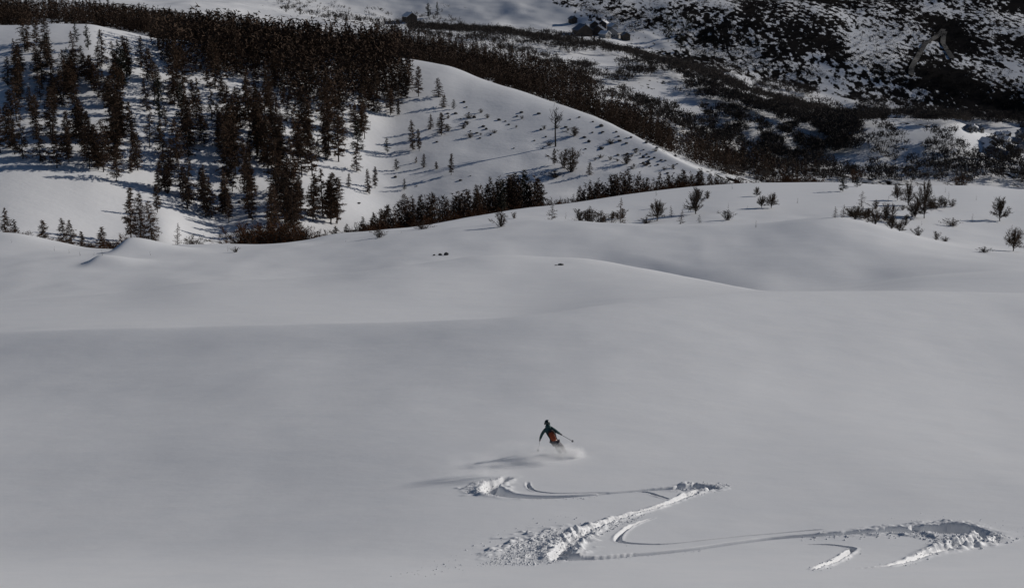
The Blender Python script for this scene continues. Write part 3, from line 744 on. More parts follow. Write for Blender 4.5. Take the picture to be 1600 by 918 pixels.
spot('larch_bush', SPREAD, 'small tree', [
  (1087, 334, 31, .85, 'widest bushy tree on the right part of the rim'),
  (1027, 345, 25, .9, 'broad low tree on the snow right of the pointed larch'),
  (1205, 325, 19, .8, 'rounded low tree alone at the middle of the plateau'),
  (1190, 325, 16, .8, 'smaller round tree left of the lone rounded one'),
  (1444, 341, 46, .5, 'tallest bushy tree in the right plateau group'),
  (1430, 339, 22, .9, 'low spreading tree in front of the right plateau group'),
  (1419, 321, 27, .6, 'bushy tree left of the tallest in the right plateau group'),
  (1402, 313, 20, .7, 'short bushy tree at the left of the right plateau group'),
  (1562, 345, 28, .8, 'round bare tree alone near the right edge of the plateau'),
  (1583, 392, 30, .8, 'round dark tree nearest the right edge of the picture'),
  (1393, 364, 22, .9, 'dark twiggy tree low in the row along the snow roll', 318),
  (1405, 366, 18, .8, 'last dark twiggy tree of the row along the snow roll', 316),
  (1368, 353, 22, .9, 'dark bush tree in the middle of the row along the snow roll', 324),
  (1336, 347, 20, 1.2, 'wide bush tree starting the row along the snow roll', 330),
])
spot('shrub', BUSH, 'shrub', [
  (592, 371, 15, 1.5, 'wide bare shrub in front of the gully belt on the rim'),
  (660, 358, 14, 1.5, 'wide bare shrub right of the other on the gully rim'),
  (783, 354, 20, 1.0, 'tufted shrub alone on the snow left of the crest'),
  (803, 344, 12, 1.0, 'small shrub right of the tufted shrub by the belt', 345),
  (302, 384, 20, 1.1, 'rounded shrub beside the slender sapling on the bright bank', 320),
  (907, 345, 16, 1.2, 'left shrub of three behind the smooth snow crest', 330),
  (922, 346, 18, 1.0, 'middle shrub of three behind the smooth snow crest', 328),
  (938, 347, 14, 1.2, 'right shrub of three behind the smooth snow crest', 326),
  (1010, 350, 10, 1.3, 'small dark shrub left of the broad low tree', 335),
  (1434, 371, 16, .7, 'thin stemmed shrub below the row along the snow roll', 312),
  (1463, 377, 15, 1.0, 'left shrub of two where the snow roll runs down', 304),
  (1477, 383, 13, 1.1, 'right shrub of two where the snow roll runs down', 300),
  (1488, 353, 11, 1.3, 'flat shrub in the open snow of the right plateau'),
  (1538, 394, 8, 1.4, 'tiny flat shrub left of the tree at the right edge'),
  (368, 394, 10, .9, 'thin shrub in the snow below the rusty thicket'),
  (880, 262, 26, .8, 'left shrub of the clump on the lower slope by the gully'),
  (893, 268, 30, 1.0, 'right shrub of the clump on the lower slope by the gully'),
  (867, 277, 9, 1.8, 'flat shrub on the snow shelf above the gully'),
  (898, 212, 12, 1.4, 'round shrub beside the tall thin tree on the slope'),
  (735, 215, 9, 1.6, 'round pale shrub among the scattered rocks'),
  (979, 256, 14, 1.3, 'shrub on the rocky nose of the hill'),
])
spot('rusty_bush', RUST, 'bush', [
  (1333, 292, 30, 1.0, 'large brown clump on the far rim of the plateau', 460),
  (1384, 337, 22, .8, 'left of two red brown bushes in the right plateau group'),
  (1395, 335, 18, .8, 'right of two red brown bushes in the right plateau group'),
  (1501, 290, 18, 1.4, 'rust coloured bush behind the far right rim', 480),
  (195, 388, 22, 1.2, 'rusty bush beside the wind lipped drift', 335),
  (175, 388, 16, 1.4, 'low rusty bush left of the wind lipped drift', 335),
  (38, 378, 16, 1.6, 'low rusty bush left of the lone cone larch', 338),
  (84, 384, 14, 1.6, 'low rusty bush right of the lone cone larch', 338),
], names=BN)
thick = []
for i in range(15):
    c = 378 + i * 6.9 + random.uniform(-3, 3)
    p = ground(c, random.uniform(335, 365))
    pr = to_px(p.x, p.y, p.z)[1]
    thick.append((plant('rusty_bush', RUST, p, h_of(p, pr - 352 + random.uniform(-6, 8)), 'rusty red bush in the thicket below the hillside larches', 'bush', 'rusty bushes of the thicket', 1.1, names=BN), c, 0))
name_each(thick, 'rusty bush', 'thicket below the larches', 1, 3)
brush = []
for i in range(16):
    c = random.choice((random.uniform(0, 70), random.uniform(80, 200)))
    p = ground(c, random.uniform(322, 340)); pr = to_px(p.x, p.y, p.z)[1]
    o = plant('rusty_bush', RUST + BUSH[:1], p, h_of(p, max(7, pr - np.interp(c, [0, 90, 200], [362, 376, 384]) + random.uniform(0, 9))), 'low brown bush in the brush along the left rim', 'bush', 'bushes of the brush along the left rim', 1.2, names=BN)
    brush.append((o, c, 0))
name_each(brush, 'brown bush', 'brush along the left rim', 1, 3)
FL = []
for i in range(30):
    t_ = random.random(); c = 690 + 370 * t_; r = 170 + 85 * t_ + random.uniform(-20, 45) * (1 - .5 * t_)
    p = hit(c, r)
    if p is None or p.y > 720: continue
    FL.append((plant('shrub', BUSH, p, h_of(p, random.uniform(4, 9)), 'tiny dark shrub', 'shrub', 'tiny shrubs of the open hill flank', 1.3), c, r))
name_each(FL, 'tiny shrub', 'open hill flank', 3, 3)
tt = hit(868, 229)
plant('bare_tree', TALLTHIN, tt, h_of(tt, 58), 'tall thin bare tree with a long pale trunk on the slope', 'tree')
SAPS = []
for c, r, h in [(85,392,6),(108,396,6),(125,400,7),(147,399,6),(160,399,8),(235,399,6),(18,379,5),(356,392,7),(992,304,5),(1025,306,9),(1144,296,8),(1138,326,8),(1168,327,6),(1181,356,11),(1246,318,8),(1477,301,7),(1482,311,11),(1473,317,10),(1476,326,9),(1525,313,7),(1519,346,11),(1388,316,10),(540,378,4),(627,365,4),(884,342,9),(1440,352,6),(1430,362,5)]:
    p = hit(c, r)
    if p is None: continue
    _o = plant('sapling', SAPLING, p, h_of(p, h * 1.2), 'tiny bare sapling poking out of the snow field', 'sapling', 'saplings poking out of the snow')
    SAPS.append((_o, c, r))
name_each(SAPS, 'tiny sapling', 'snow field', 3, 3)

PB = []
for i in range(30):
    c, r = random.choice(((random.gauss(1425, 40), random.gauss(330, 13)), (random.gauss(1370, 30), random.gauss(346, 6)), (random.gauss(1090, 45), random.gauss(322, 10)), (random.gauss(930, 40), random.gauss(344, 4))))
    p = hit(c, r)
    if p is None or p.y < 290 or p.y > 470: continue
    PB.append((plant('shrub', BUSH + SPREAD, p, h_of(p, random.uniform(9, 20)), 'bush', 'shrub', 'bushes of the plateau', random.uniform(.9, 1.4)), c, r))
name_each(PB, 'bare brown bush', 'snowy plateau', 2, 3)

# --- rocks
def rock_mesh(seed):
    rg = np.random.default_rng(seed)
    bm = bmesh.new(); bmesh.ops.create_icosphere(bm, subdivisions=1, radius=0.5)
    for v in bm.verts:
        v.co *= rg.uniform(.7, 1.2); v.co.z *= .75
        if v.co.z < -.2: v.co.z = -.2
    me = bpy.data.meshes.new('boulder'); bm.to_mesh(me); bm.free(); me.materials.append(M_ROCK)
    return me
ROCKS = [rock_mesh(i) for i in range(5)]
def rock(c, r, wpx, label, group=None, flat=1.0):
    p = hit(c, r)
    if p is None: return
    o = link('boulder', random.choice(ROCKS)); s = wpx * depth_of(p) / FPX
    o.location = p + Vector((0, 0, s * .12 * flat)); o.scale = (s, s, s * flat); o.rotation_euler = (0, 0, random.uniform(0, 6.28))
    tag(o, label, 'rock', group); return o
rock(678.5, 399, 5.5, 'smallest of three dark rocks in a row on the snow', flat=.9)
rock(688, 398.5, 6.5, 'middle of three dark rocks in a row on the snow', flat=1.0)
rock(697, 398.5, 9, 'largest of three dark rocks in a row on the snow', flat=1.2)
rock(876, 414, 10, 'low dark rock half buried near the snow crest', flat=.6)
rock(868.5, 414.5, 5, 'small stone at the left of the half buried rock', flat=.5)
rocks_px = [(725,160),(729,168),(741,184),(755,198),(767,211),(712,178),(720,186),(728,192),(735,205),(745,208),(750,216),(780,188),(790,190),(795,195),(733,177),(760,202),(683,222),(700,178),(815,176),(808,182),(842,178),(803,232),(618,277),(720,282),(735,275),(651,291),(561,318),(835,220),(845,203),(853,214),(848,232),(856,244)]
for q in range(46):
    t = random.random(); c = 880 + 190 * t; r = 185 + 70 * t + random.uniform(-14, 38) * (1 - .3 * t)
    rocks_px.append((c, r))
RK = []
for c, r in rocks_px:
    _o = rock(c, r, random.uniform(3.0, 7.5), 'dark boulder among the rocks scattered over the snowy slope', 'rocks scattered over the snowy slope', flat=random.uniform(.7, 1.1))
    if _o: RK.append((_o, c, r))
name_each(RK, 'dark rock', 'snowy slope', 3, 5)

# ------------------------------------------------------------------ far woods and scrub: single masses of many plants
def merge(protos, pos, hs, wide, name, mat, rot=True):
    """pos (n,3), hs (n,) -> one mesh of joined crowns"""
    VV, FF, off = [], [], 0
    pv = []
    for m in protos:
        v = np.zeros(len(m.vertices) * 3, np.float32); m.vertices.foreach_get('co', v)
        f = np.zeros(len(m.polygons) * 3, np.int32); m.polygons.foreach_get('vertices', f)
        pv.append((v.reshape(-1, 3), f.reshape(-1, 3)))
    for i in range(len(pos)):
        v, f = pv[i % len(pv)]
        a = rng.uniform(0, 6.28); ca, sa = math.cos(a), math.sin(a); h = hs[i]; w = h * wide * rng.uniform(.8, 1.2)
        q = np.stack([(v[:, 0] * ca - v[:, 1] * sa) * w, (v[:, 0] * sa + v[:, 1] * ca) * w, v[:, 2] * h], 1) + pos[i]
        VV.append(q.astype(np.float32)); FF.append(f + off); off += len(v)
    o = link(name, mesh_np(name, np.concatenate(VV), np.concatenate(FF), mat)); tag(o, kind='stuff')
    return o
def low_conifer(seed, rad, nb, ntw, lw, ww, mat=M_LARCH):
    return make_conifer('far', seed, rad, nb, ntw, lw, ww, mat, base=.04, shape=.75)[1]
FAR_LARCH = [low_conifer(300 + i, .23, 26, 4, .125, .044) for i in range(5)]
FAR_ALDER = [make_round_tree('faralder', 320 + i, .42, M_ALDER, n=11, ntw=5, tw_w=.055)[1] for i in range(4)]
SHRUB = [make_bush('scrub', 340 + i, 1.2, 5, 3, 2, M_SCRUB, tw_w=.10)[1] for i in range(4)]

def surface_samples(k0, k1, n, polys, dens=None, cr=(-140, 1740)):
    """random terrain points between two ridge lines whose bearings fall in the polygons"""
    a = (rng.uniform(cr[0], cr[1], n) - 800) / FPX
    s = rng.uniform(k0, k1, n)
    kk = np.floor(s).astype(int); t = s - kk
    Yk, Zk, Mk = interp_a(_Yk, a), interp_a(_Zk, a), interp_a(_Mk, a); i = np.arange(n)
    Y = np.exp(np.log(Yk[kk, i]) * (1 - t) + np.log(Yk[kk + 1, i]) * t)
    Z = hermite(Yk[kk, i], Yk[kk+1, i], Zk[kk, i], Zk[kk+1, i], Mk[kk, i], Mk[kk+1, i], Y)
    X = a * Y; Z = Z + relief(X, Y)
    c, r = to_px(X, Y, Z)
    keep = np.zeros(n, bool)
    for poly, pr in polys:
        keep |= poly_mask(c, r, poly) & (rng.uniform(0, 1, n) < pr)
    if dens is not None: keep &= dens(c, r, X, Y)
    return np.stack([X, Y, Z], 1)[keep], c[keep], r[keep]
# forest on the hilltop and its back side
P, c, r = surface_samples(K['hillF'], K['crestG'], 11000, [
   ([(235,66),(330,72),(440,86),(520,92),(600,98),(640,120),(640,150),(560,165),(520,190),(450,170),(420,130),(330,125),(260,105)], .36),
   ([(300,60),(620,80),(640,105),(480,120),(330,110)], .4)])
merge(FAR_LARCH, P, rng.uniform(11, 17, len(P)), 1.0, 'hilltop_forest', M_LARCH)
GP = []; GH = []
for i in range(340):
    c = rng.uniform(545, 1290)
    trow = np.interp(c, [q[0] for q in top], [q[1] for q in top]) + rng.uniform(4, 22)
    p = ground(c, np.interp(c, [530, 620, 700, 800, 900, 1000, 1120], [390, 410, 432, 460, 474, 486, 496]) + rng.uniform(-18, 14))
    GP.append(p[:]); GH.append(h_of(p, max(12, to_px(p.x, p.y, p.z)[1] - trow)))
merge([m[1] for m in MID_LARCH], np.array(GP), np.array(GH), 1.0, 'gully_wood', M_LARCH)
GP = []; GH = []
for i in range(80):
    c = rng.uniform(540, 1280)
    p = ground(c, np.interp(c, [530, 620, 700, 800, 900, 1000, 1120, 1280], [380, 396, 412, 434, 450, 462, 474, 486]) + rng.uniform(-14, 10))
    rim_row = np.interp(c, [530, 620, 700, 800, 900, 1000, 1120, 1280], [364, 357, 345, 328, 316, 301, 288, 285])
    GP.append(p[:]); GH.append(h_of(p, max(8, to_px(p.x, p.y, p.z)[1] - rim_row + rng.uniform(3, 15))))
merge([m[1] for m in RUST + BUSH], np.array(GP), np.array(GH), 1.0, 'gully_brush', M_RUST)
nf1 = len(P)
P, c, r = surface_samples(K['dipG'] + .4, K['bankI'] + .25, 27000, [
   ([(-140,20),(0,22),(150,30),(260,42),(420,58),(520,66),(600,76),(640,95),(600,120),(400,100),(200,70),(-140,60)], .75),
   ([(600,66),(690,78),(800,98),(900,124),(940,160),(1010,200),(1060,240),(1000,232),(900,182),(760,142),(600,115)], .75),
   ([(930,190),(1010,200),(1110,244),(1280,264),(1280,290),(1100,290),(1000,240)], .35)],
   dens=lambda c, r, X, Y: (fbm(X / 40, Y / 55, 3, 15) > np.where(c > 1000, -.25, -.5)))
merge(FAR_LARCH, P, rng.uniform(8, 13, len(P)), 1.0, 'shaded_bank_forest', M_LARCH)
nf2 = len(P)
P, c, r = surface_samples(K['dipG'] + .3, K['valley'] + .45, 90000, [
   ([(640,44),(800,52),(900,62),(970,80),(1040,100),(1110,100),(1200,130),(1300,150),(1400,165),(1480,180),(1600,185),(1740,190),(1740,212),(1600,200),(1480,196),(1400,196),(1300,200),(1200,185),(1110,160),(1000,120),(860,85),(640,62)], .8),
   ([(1050,180),(1200,190),(1400,205),(1600,230),(1740,240),(1740,310),(1600,296),(1300,290),(1150,284),(1080,235)], .26),
   ([(940,90),(1110,150),(1240,190),(1280,240),(1100,230),(960,150)], .7),
   ([(1090,150),(1250,178),(1345,196),(1335,240),(1240,255),(1120,225)], .55),
   ([(760,78),(940,100),(1010,150),(1060,205),(960,172),(840,112)], .55),
   ([(430,0),(700,30),(760,60),(620,60),(440,24)], .10)],
   dens=lambda c, r, X, Y: (fbm(X / 22, Y / 30, 3, 25) > -.2))
P2, c, r = surface_samples(K['bankH'], K['valley'] + .3, 16000, [([(1080,148),(1180,165),(1260,182),(1345,190),(1345,240),(1240,258),(1120,230)], .6)],
   dens=lambda c, r, X, Y: (fbm(X / 14, Y / 20, 3, 27) > .0), cr=(1080, 1350))
P = np.concatenate([P, P2])
merge(FAR_ALDER, P, rng.uniform(5, 9.5, len(P)), 1.0, 'valley_wood', M_ALDER)
nf3 = len(P)
P, c, r = surface_samples(K['valley'] - .2, K['mountK'] + .2, 52000, [
   ([(780,-40),(860,-10),(960,40),(1100,95),(1330,150),(1740,185),(1740,-60),(780,-60)], .55),
   ([(400,-20),(700,0),(760,20),(560,20)], .04)],
   dens=lambda c, r, X, Y: (fbm((X + Y * .6) / 55, (Y - X * .6) / 110, 3, 35) > -.25))
merge(SHRUB, P, rng.uniform(2.0, 5.0, len(P)), 1.3, 'mountain_scrub', M_SCRUB)
print('larches', sum(1 for o in C.objects if o.name.startswith('larch_tree')), 'x', n_larch, 'forest', nf1, nf2, 'wood', nf3, 'scrub', len(P))
# single conifers standing on the far slope
FARC = [m for m in LARCH[:4]]
for c, r, h, w, lab in [(1044,66,44,.9,'large dark conifer of a pair on the scrubby mountainside'),(1075,52,32,.8,'smaller dark conifer right of the large one on the mountainside'),
   (670,28,22,1.2,'round dark conifer beside the small far chalet'),(683,26,22,.6,'narrow dark conifer right of the far chalet tree'),
   (447,20,12,.9,'left small tree on the distant white slope'),(469,24,13,1.0,'right small tree on the distant white slope'),(513,29,13,1.0,'small tree at the lower edge of the distant white slope'),
   (525,38,18,1.1,'small tree standing before the dark forest edge'),(1063,80,34,1.1,'bushy conifer below the pair on the mountainside')]:
    p = hit(c, r)
    if p is None: continue
    plant('pine_tree', PINE, p, h_of(p, h), lab, 'pine', None, w)
# ------------------------------------------------------------------ houses on the far side of the valley
M_WALL = simple('weathered_timber', (0.06, 0.045, 0.035), .8, .3, .4)
M_PLASTER = simple('grey_plaster', (0.30, 0.29, 0.28), .85, .15, .3)
M_ROOFSNOW = simple('roof_snow', (0.8, 0.81, 0.83), .6)
M_SLATE = simple('slate_roof', (0.10, 0.12, 0.16), .5, .2, .5)
M_WIN = simple('window_glass', (0.03, 0.035, 0.045), .15)
M_ROAD = simple('gravel_track', (0.035, 0.034, 0.033), .9, .2, .05)
def house(p, w, d, h, rz, label, group, wall, roof_m):
    """gabled house: walls with gables, two roof slabs with eaves, chimney, windows and door on the near side"""
    r = link('house', None); r.location = p - Vector((0, 0, .6)); r.rotation_euler = (0, 0, rz); tag(r, label, 'house', group)
    hw, hd, rh = w / 2, d / 2, w * .34
    V = [(-hw,-hd,0),(hw,-hd,0),(hw,hd,0),(-hw,hd,0),(-hw,-hd,h),(hw,-hd,h),(hw,hd,h),(-hw,hd,h),(0,-hd,h+rh),(0,hd,h+rh)]
    me = bpy.data.meshes.new('wall'); me.from_pydata(V, [], [(0,1,5,8,4),(1,2,6,5),(2,3,7,9,6),(3,0,4,7)]); me.materials.append(wall); link('wall', me, r)
    for sx in (-1, 1):
        e, t = .7, .45
        a = (0, h + rh + .05); b = (sx * (hw + e), h - e * rh / hw + .05)
        V = [(a[0],-hd-e,a[1]),(a[0],hd+e,a[1]),(b[0],hd+e,b[1]),(b[0],-hd-e,b[1])]
        V += [(x, y, z + t) for x, y, z in V]
        me = bpy.data.meshes.new('roof'); me.from_pydata(V, [], [(0,1,2,3),(4,5,6,7),(0,1,5,4),(1,2,6,5),(2,3,7,6),(3,0,4,7)]); me.materials.append(roof_m); link('roof', me, r)
    def bx(name, x0, x1, y0, y1, z0, z1, m):
        V = [(x0,y0,z0),(x1,y0,z0),(x1,y1,z0),(x0,y1,z0),(x0,y0,z1),(x1,y0,z1),(x1,y1,z1),(x0,y1,z1)]
        me = bpy.data.meshes.new(name); me.from_pydata(V, [], [(3,2,1,0),(4,5,6,7),(0,1,5,4),(1,2,6,5),(2,3,7,6),(3,0,4,7)]); me.materials.append(m); return link(name, me, r)
    bx('chimney', hw*.35, hw*.35+.8, -.4, .4, h + rh*.4, h + rh + 1.0, M_PLASTER)
    for x in (-hw*.55, hw*.35):
        bx('window', x - .5, x + .7, -hd - .06, -hd + .02, 1.9, 3.2, M_WIN)
    bx('door', -.45, .55, -hd - .07, -hd + .02, .6, 2.7, M_WALL)
    return r
HAM = [(640,33,17,.5,'lone chalet with a snowy roof on the distant white slope',M_WALL,M_ROOFSNOW),
  (910,55,24,.3,'largest slate roofed house at the left of the far hamlet',M_WALL,M_SLATE),
  (935,54,18,-.2,'dark house behind the white diamond roof in the far hamlet',M_WALL,M_SLATE),
  (945,60,12,.8,'small house with the brightest white roof in the far hamlet',M_PLASTER,M_ROOFSNOW),
  (961,58,18,-.5,'slate roofed house at the right of the far hamlet',M_PLASTER,M_SLATE),
  (977,62,12,.2,'last dark house at the right end of the far hamlet',M_WALL,M_SLATE),
  (895,36,10,.4,'dark hut above and left of the far hamlet',M_WALL,M_SLATE),
  (928,44,12,.1,'left snowy roofed house in the upper row of the far hamlet',M_WALL,M_ROOFSNOW),
  (943,43,12,-.3,'middle snowy roofed house in the upper row of the far hamlet',M_WALL,M_ROOFSNOW),
  (957,48,12,.5,'right snowy roofed house in the upper row of the far hamlet',M_PLASTER,M_ROOFSNOW)]
for c, r, wpx, rz, lab, wm, rm in HAM:
    p = hit(c, r)
    if p is None: continue
    w = wpx * depth_of(p) / FPX
    house(p, w, w * 1.15, 4.2 + .12 * w, rz, lab, 'houses of the far hamlet' if c > 700 else None, wm, rm)
VH = []
for i in range(30):
    c, r = random.uniform(1505, 1640), random.uniform(198, 250)
    if r > 205 + (c - 1500) * .75 or r < 198 + max(0, (1530 - c)) * .3: r = 200 + (c - 1500) * random.uniform(.05, .6)
    p = hit(c, r)
    if p is None: continue
    w = random.uniform(3.6, 5.4)
    _o = house(p, w, w * random.uniform(1.1, 1.5), random.uniform(2.6, 3.6), random.uniform(-.6, .6) + .3, 'small blue shadowed house in the valley village at the right edge', 'houses of the valley village', random.choice((M_PLASTER, M_WALL)), random.choice((M_ROOFSNOW, M_SLATE, M_SLATE)))
    VH.append((_o, c, r))
name_each(VH, 'small house', 'valley village', 2, 3)
def ribbon(name, pts, w, mat, lift=.35):
    P = [hit(c, r) for c, r in pts]; P = [p for p in P if p is not None]
    Q = []
    for a, b in zip(P, P[1:]):
        for t in (0, .25, .5, .75): Q.append(a.lerp(b, t))
    Q.append(P[-1])
    V, F = [], []
    for i, q in enumerate(Q):
        t = Q[min(i+1, len(Q)-1)] - Q[max(i-1, 0)]; n = Vector((-t.y, t.x, 0)).normalized() * w / 2
        for s in (-1, 1):
            x, y = q.x + s * n.x, q.y + s * n.y
            Yc, Zc = profile(np.array([x / y]), _SHIT)
            V.append((x, y, float(np.interp(y, Yc[:, 0], Zc[:, 0])) + float(relief(np.array([x]), np.array([y]))[0]) + lift))
    for i in range(len(Q) - 1): F.append((2*i, 2*i+1, 2*i+3, 2*i+2))
    me = bpy.data.meshes.new(name); me.from_pydata(V, [], F); me.materials.append(mat)
    return tag(link(name, me), kind='structure')
ribbon('road', [(1424,118),(1424,108),(1430,96),(1438,82),(1445,70),(1458,62),(1468,54),(1474,47)], 5, M_ROAD, .8)
ribbon('road', [(1488,92),(1480,80),(1473,68),(1474,58),(1476,50)], 5, M_ROAD, .8)

# ------------------------------------------------------------------ broken snow beside the tracks
M_CHUNK = simple('broken_snow', (0.84, 0.845, 0.85), .6)
def surf_z(x, y):
    """height of the near slope with its tracks"""
    a = np.asarray(x) / np.asarray(y)
    out = np.zeros(len(a))
    base = np.zeros(len(a))
    for i in range(len(a)):
        Yc, Zc = profile(a[i:i+1], _SN)
        base[i] = np.interp(y[i], Yc[:, 0], Zc[:, 0])
    return base + relief(x, y) + track_relief(np.asarray(x, float), np.asarray(y, float))
_SN = np.linspace(3, 8, 160)
def chunk_proto(seed):
    rg = np.random.default_rng(seed)
    bm = bmesh.new(); bmesh.ops.create_icosphere(bm, subdivisions=1, radius=.5)
    for v in bm.verts: v.co *= rg.uniform(.65, 1.25)
    bm.verts.ensure_lookup_table()
    V = np.array([v.co[:] for v in bm.verts]); F = np.array([[v.index for v in f.verts] for f in bm.faces]); bm.free()
    return V, F
CH = [chunk_proto(i) for i in range(6)]
cx, cy, cs = [], [], []
def strew(pts, n, spread, smin, smax, power=2.2):
    """lumps strewn along a line (photo bearings); spread in metres across it"""
    Q = ground_line(pts, .1)
    for _ in range(n):
        q = Q[rng.integers(len(Q))]
        cx.append(q[0] + rng.normal() * spread); cy.append(q[1] + rng.normal() * spread * 1.3)
        cs.append(smin + (smax - smin) * rng.uniform() ** power)
def strew_poly(poly, n, smin, smax, power=2.5):
    xs = [p[0] for p in poly]; ys = [p[1] for p in poly]; k_ = 0
    while k_ < n:
        c, r = rng.uniform(min(xs), max(xs)), rng.uniform(min(ys), max(ys))
        if not poly_mask(np.array([c]), np.array([r]), poly)[0]: continue
        p = hit(c, r); cx.append(p.x); cy.append(p.y); cs.append(smin + (smax - smin) * rng.uniform() ** power); k_ += 1
strew_poly([(765,880),(800,850),(860,835),(930,818),(1000,800),(1020,800),(935,838),(895,862),(880,878),(830,884)], 1500, .02, .11)
strew_poly([(745,885),(770,865),(830,838),(900,820),(880,850),(820,882)], 450, .02, .08)
strew_poly([(640,890),(700,868),(830,810),(940,795),(900,825),(780,885)], 110, .02, .08)
strew_poly([(600,900),(700,880),(740,890),(680,900)], 22, .03, .09)
strew_poly([(725,770),(738,752),(800,745),(772,758),(768,770),(800,777),(760,775)], 380, .02, .08)
strew([(770,772),(830,779),(930,776)], 70, .12, .02, .07)
strew([(1000,800),(1040,788),(1085,771)], 170, .09, .02, .07)
strew([(1060,764),(1100,760),(1130,758)], 170, .22, .02, .12)
strew([(1080,772),(1110,766)], 60, .16, .03, .10)
strew([(895,876),(1000,868),(1100,858)], 90, .12, .02, .06)
strew([(1250,840),(1330,836),(1420,832),(1480,834)], 260, .22, .02, .11)
strew([(1440,838),(1490,846),(1530,846),(1555,838)], 380, .28, .03, .14)
strew([(1500,852),(1460,862),(1400,882)], 150, .16, .02, .10)
strew([(1400,818),(1480,810),(1560,820),(1585,832)], 70, .35, .015, .05)
strew([(1332,858),(1322,868),(1275,890)], 110, .12, .02, .08)
strew([(966,842),(985,850)], 30, .07, .02, .06)
strew([(828,762),(842,769)], 20, .06, .02, .05)
cx, cy, cs = map(np.array, (cx, cy, cs))
cz = surf_z(cx, cy)
VV, FF, off = [], [], 0
for i in range(len(cx)):
    v, f = CH[i % 6]
    an = rng.uniform(0, 6.28); ca, sa = math.cos(an), math.sin(an)
    q = v * cs[i] * np.array((1, rng.uniform(.7, 1), rng.uniform(.4, .65)))
    q = np.stack([q[:, 0]*ca - q[:, 1]*sa, q[:, 0]*sa + q[:, 1]*ca, q[:, 2]], 1) + (cx[i], cy[i], cz[i] + cs[i] * .18)
    VV.append(q); FF.append(f + off); off += len(v)
tag(link('snow_chunks', mesh_np('snow_chunks', np.concatenate(VV), np.concatenate(FF), M_CHUNK)), kind='stuff')

# ------------------------------------------------------------------ the skier
M_JACKET = simple('teal_jacket', (0.012, 0.055, 0.055), .7, .25, 6)
M_PANTS = simple('grey_trousers', (0.085, 0.080, 0.095), .8, .2, 6)
M_SKIN = simple('skin', (0.55, 0.34, 0.26), .5)
M_HELMET = simple('dark_helmet', (0.008, 0.022, 0.022), .35)
M_PACK = simple('orange_backpack', (0.30, 0.055, 0.012), .7, .25, 5)
M_PACKD = simple('dark_strap', (0.03, 0.018, 0.016), .8)
M_GLOVE = simple('grey_glove', (0.16, 0.16, 0.17), .7)
M_BLACK = simple('black_plastic', (0.02, 0.02, 0.022), .4)
M_ALU = simple('pole_aluminium', (0.22, 0.22, 0.23), .35, metal=.6)
M_SKI = simple('ski_top', (0.10, 0.02, 0.015), .35)
def skin(name, nodes, edges, mat, parent=None, root=None, sub=2):
    """continuous limbed surface grown over a skeleton: nodes {name: (pos, radius)}"""
    ks = list(nodes); me = bpy.data.meshes.new(name)
    me.from_pydata([nodes[k_][0] for k_ in ks], [(ks.index(a), ks.index(b)) for a, b in edges], [])
    me.materials.append(mat)
    o = link(name, me, parent)
    m = o.modifiers.new('skin', 'SKIN'); m.use_smooth_shade = True
    sv = me.skin_vertices[0].data
    for i, k_ in enumerate(ks):
        r = nodes[k_][1]; sv[i].radius = (r, r) if not isinstance(r, tuple) else r
        sv[i].use_root = (k_ == (root or ks[0]))
    s = o.modifiers.new('sub', 'SUBSURF'); s.levels = sub; s.render_levels = sub
    return o
SK = hit(883, 708)
SKZ = SK + Vector((0, 0, -.05))
J = dict(pelvis=(-.47,-.12,.68), spine=(-.57,-.01,.88), chest=(-.67,.08,1.07), neck=(-.75,.13,1.26), head=(-.79,.16,1.40), crown=(-.81,.17,1.48),
  shL=(-.89,.10,1.13), elL=(-1.03,.13,.89), wrL=(-1.10,.22,.65), shR=(-.54,.06,1.17), elR=(-.36,-.03,1.06), wrR=(-.23,.08,.95),
  hipL=(-.56,-.12,.63), knL=(-.38,.13,.37), anL=(-.20,-.07,.09), hipR=(-.38,-.12,.61), knR=(-.19,.15,.38), anR=(.03,-.05,.09), toeL=(-.21,.12,.03), toeR=(.02,.14,.03), nose=(-.79,.27,1.39))
def jn(**r): return {k_: (J[k_], v) for k_, v in r.items()}
person = skin('person', jn(pelvis=.12, spine=.115, chest=.14, neck=.055, head=.088, crown=.07, nose=.016, shL=.06, elL=.042, wrL=.03, shR=.06, elR=.042, wrR=.03,
   hipL=.08, knL=.055, anL=.04, hipR=.08, knR=.055, anR=.04, toeL=.035, toeR=.035),
   [('pelvis','spine'),('spine','chest'),('chest','neck'),('neck','head'),('head','crown'),('head','nose'),('chest','shL'),('shL','elL'),('elL','wrL'),('chest','shR'),('shR','elR'),('elR','wrR'),
    ('pelvis','hipL'),('hipL','knL'),('knL','anL'),('anL','toeL'),('pelvis','hipR'),('hipR','knR'),('knR','anR'),('anR','toeR')], M_SKIN)
person.location = SKZ
tag(person, 'skier from behind leaning into a turn in teal jacket, grey trousers and orange backpack', 'person')
skin('jacket', jn(spine=.155, chest=.18, neck=.10, shL=.085, elL=.07, wrL=.055, shR=.085, elR=.07, wrR=.055, pelvis=.155),
   [('pelvis','spine'),('spine','chest'),('chest','neck'),('chest','shL'),('shL','elL'),('elL','wrL'),('chest','shR'),('shR','elR'),('elR','wrR')], M_JACKET, person)
skin('trousers', jn(pelvis=.16, hipL=.125, knL=.10, anL=.085, hipR=.125, knR=.10, anR=.085),
   [('pelvis','hipL'),('hipL','knL'),('knL','anL'),('pelvis','hipR'),('hipR','knR'),('knR','anR')], M_PANTS, person)
for s in 'LR':
    skin('boot', {'a': (tuple(Vector(J['an'+s]) + Vector((0,-.02,.10))), .075), 'b': (J['an'+s], .07), 'c': (J['toe'+s], .055), 'd': (tuple(Vector(J['an'+s]) + Vector((0,-.06,-.03))), .05)},
       [('a','b'),('b','c'),('b','d')], M_BLACK, person, 'b')
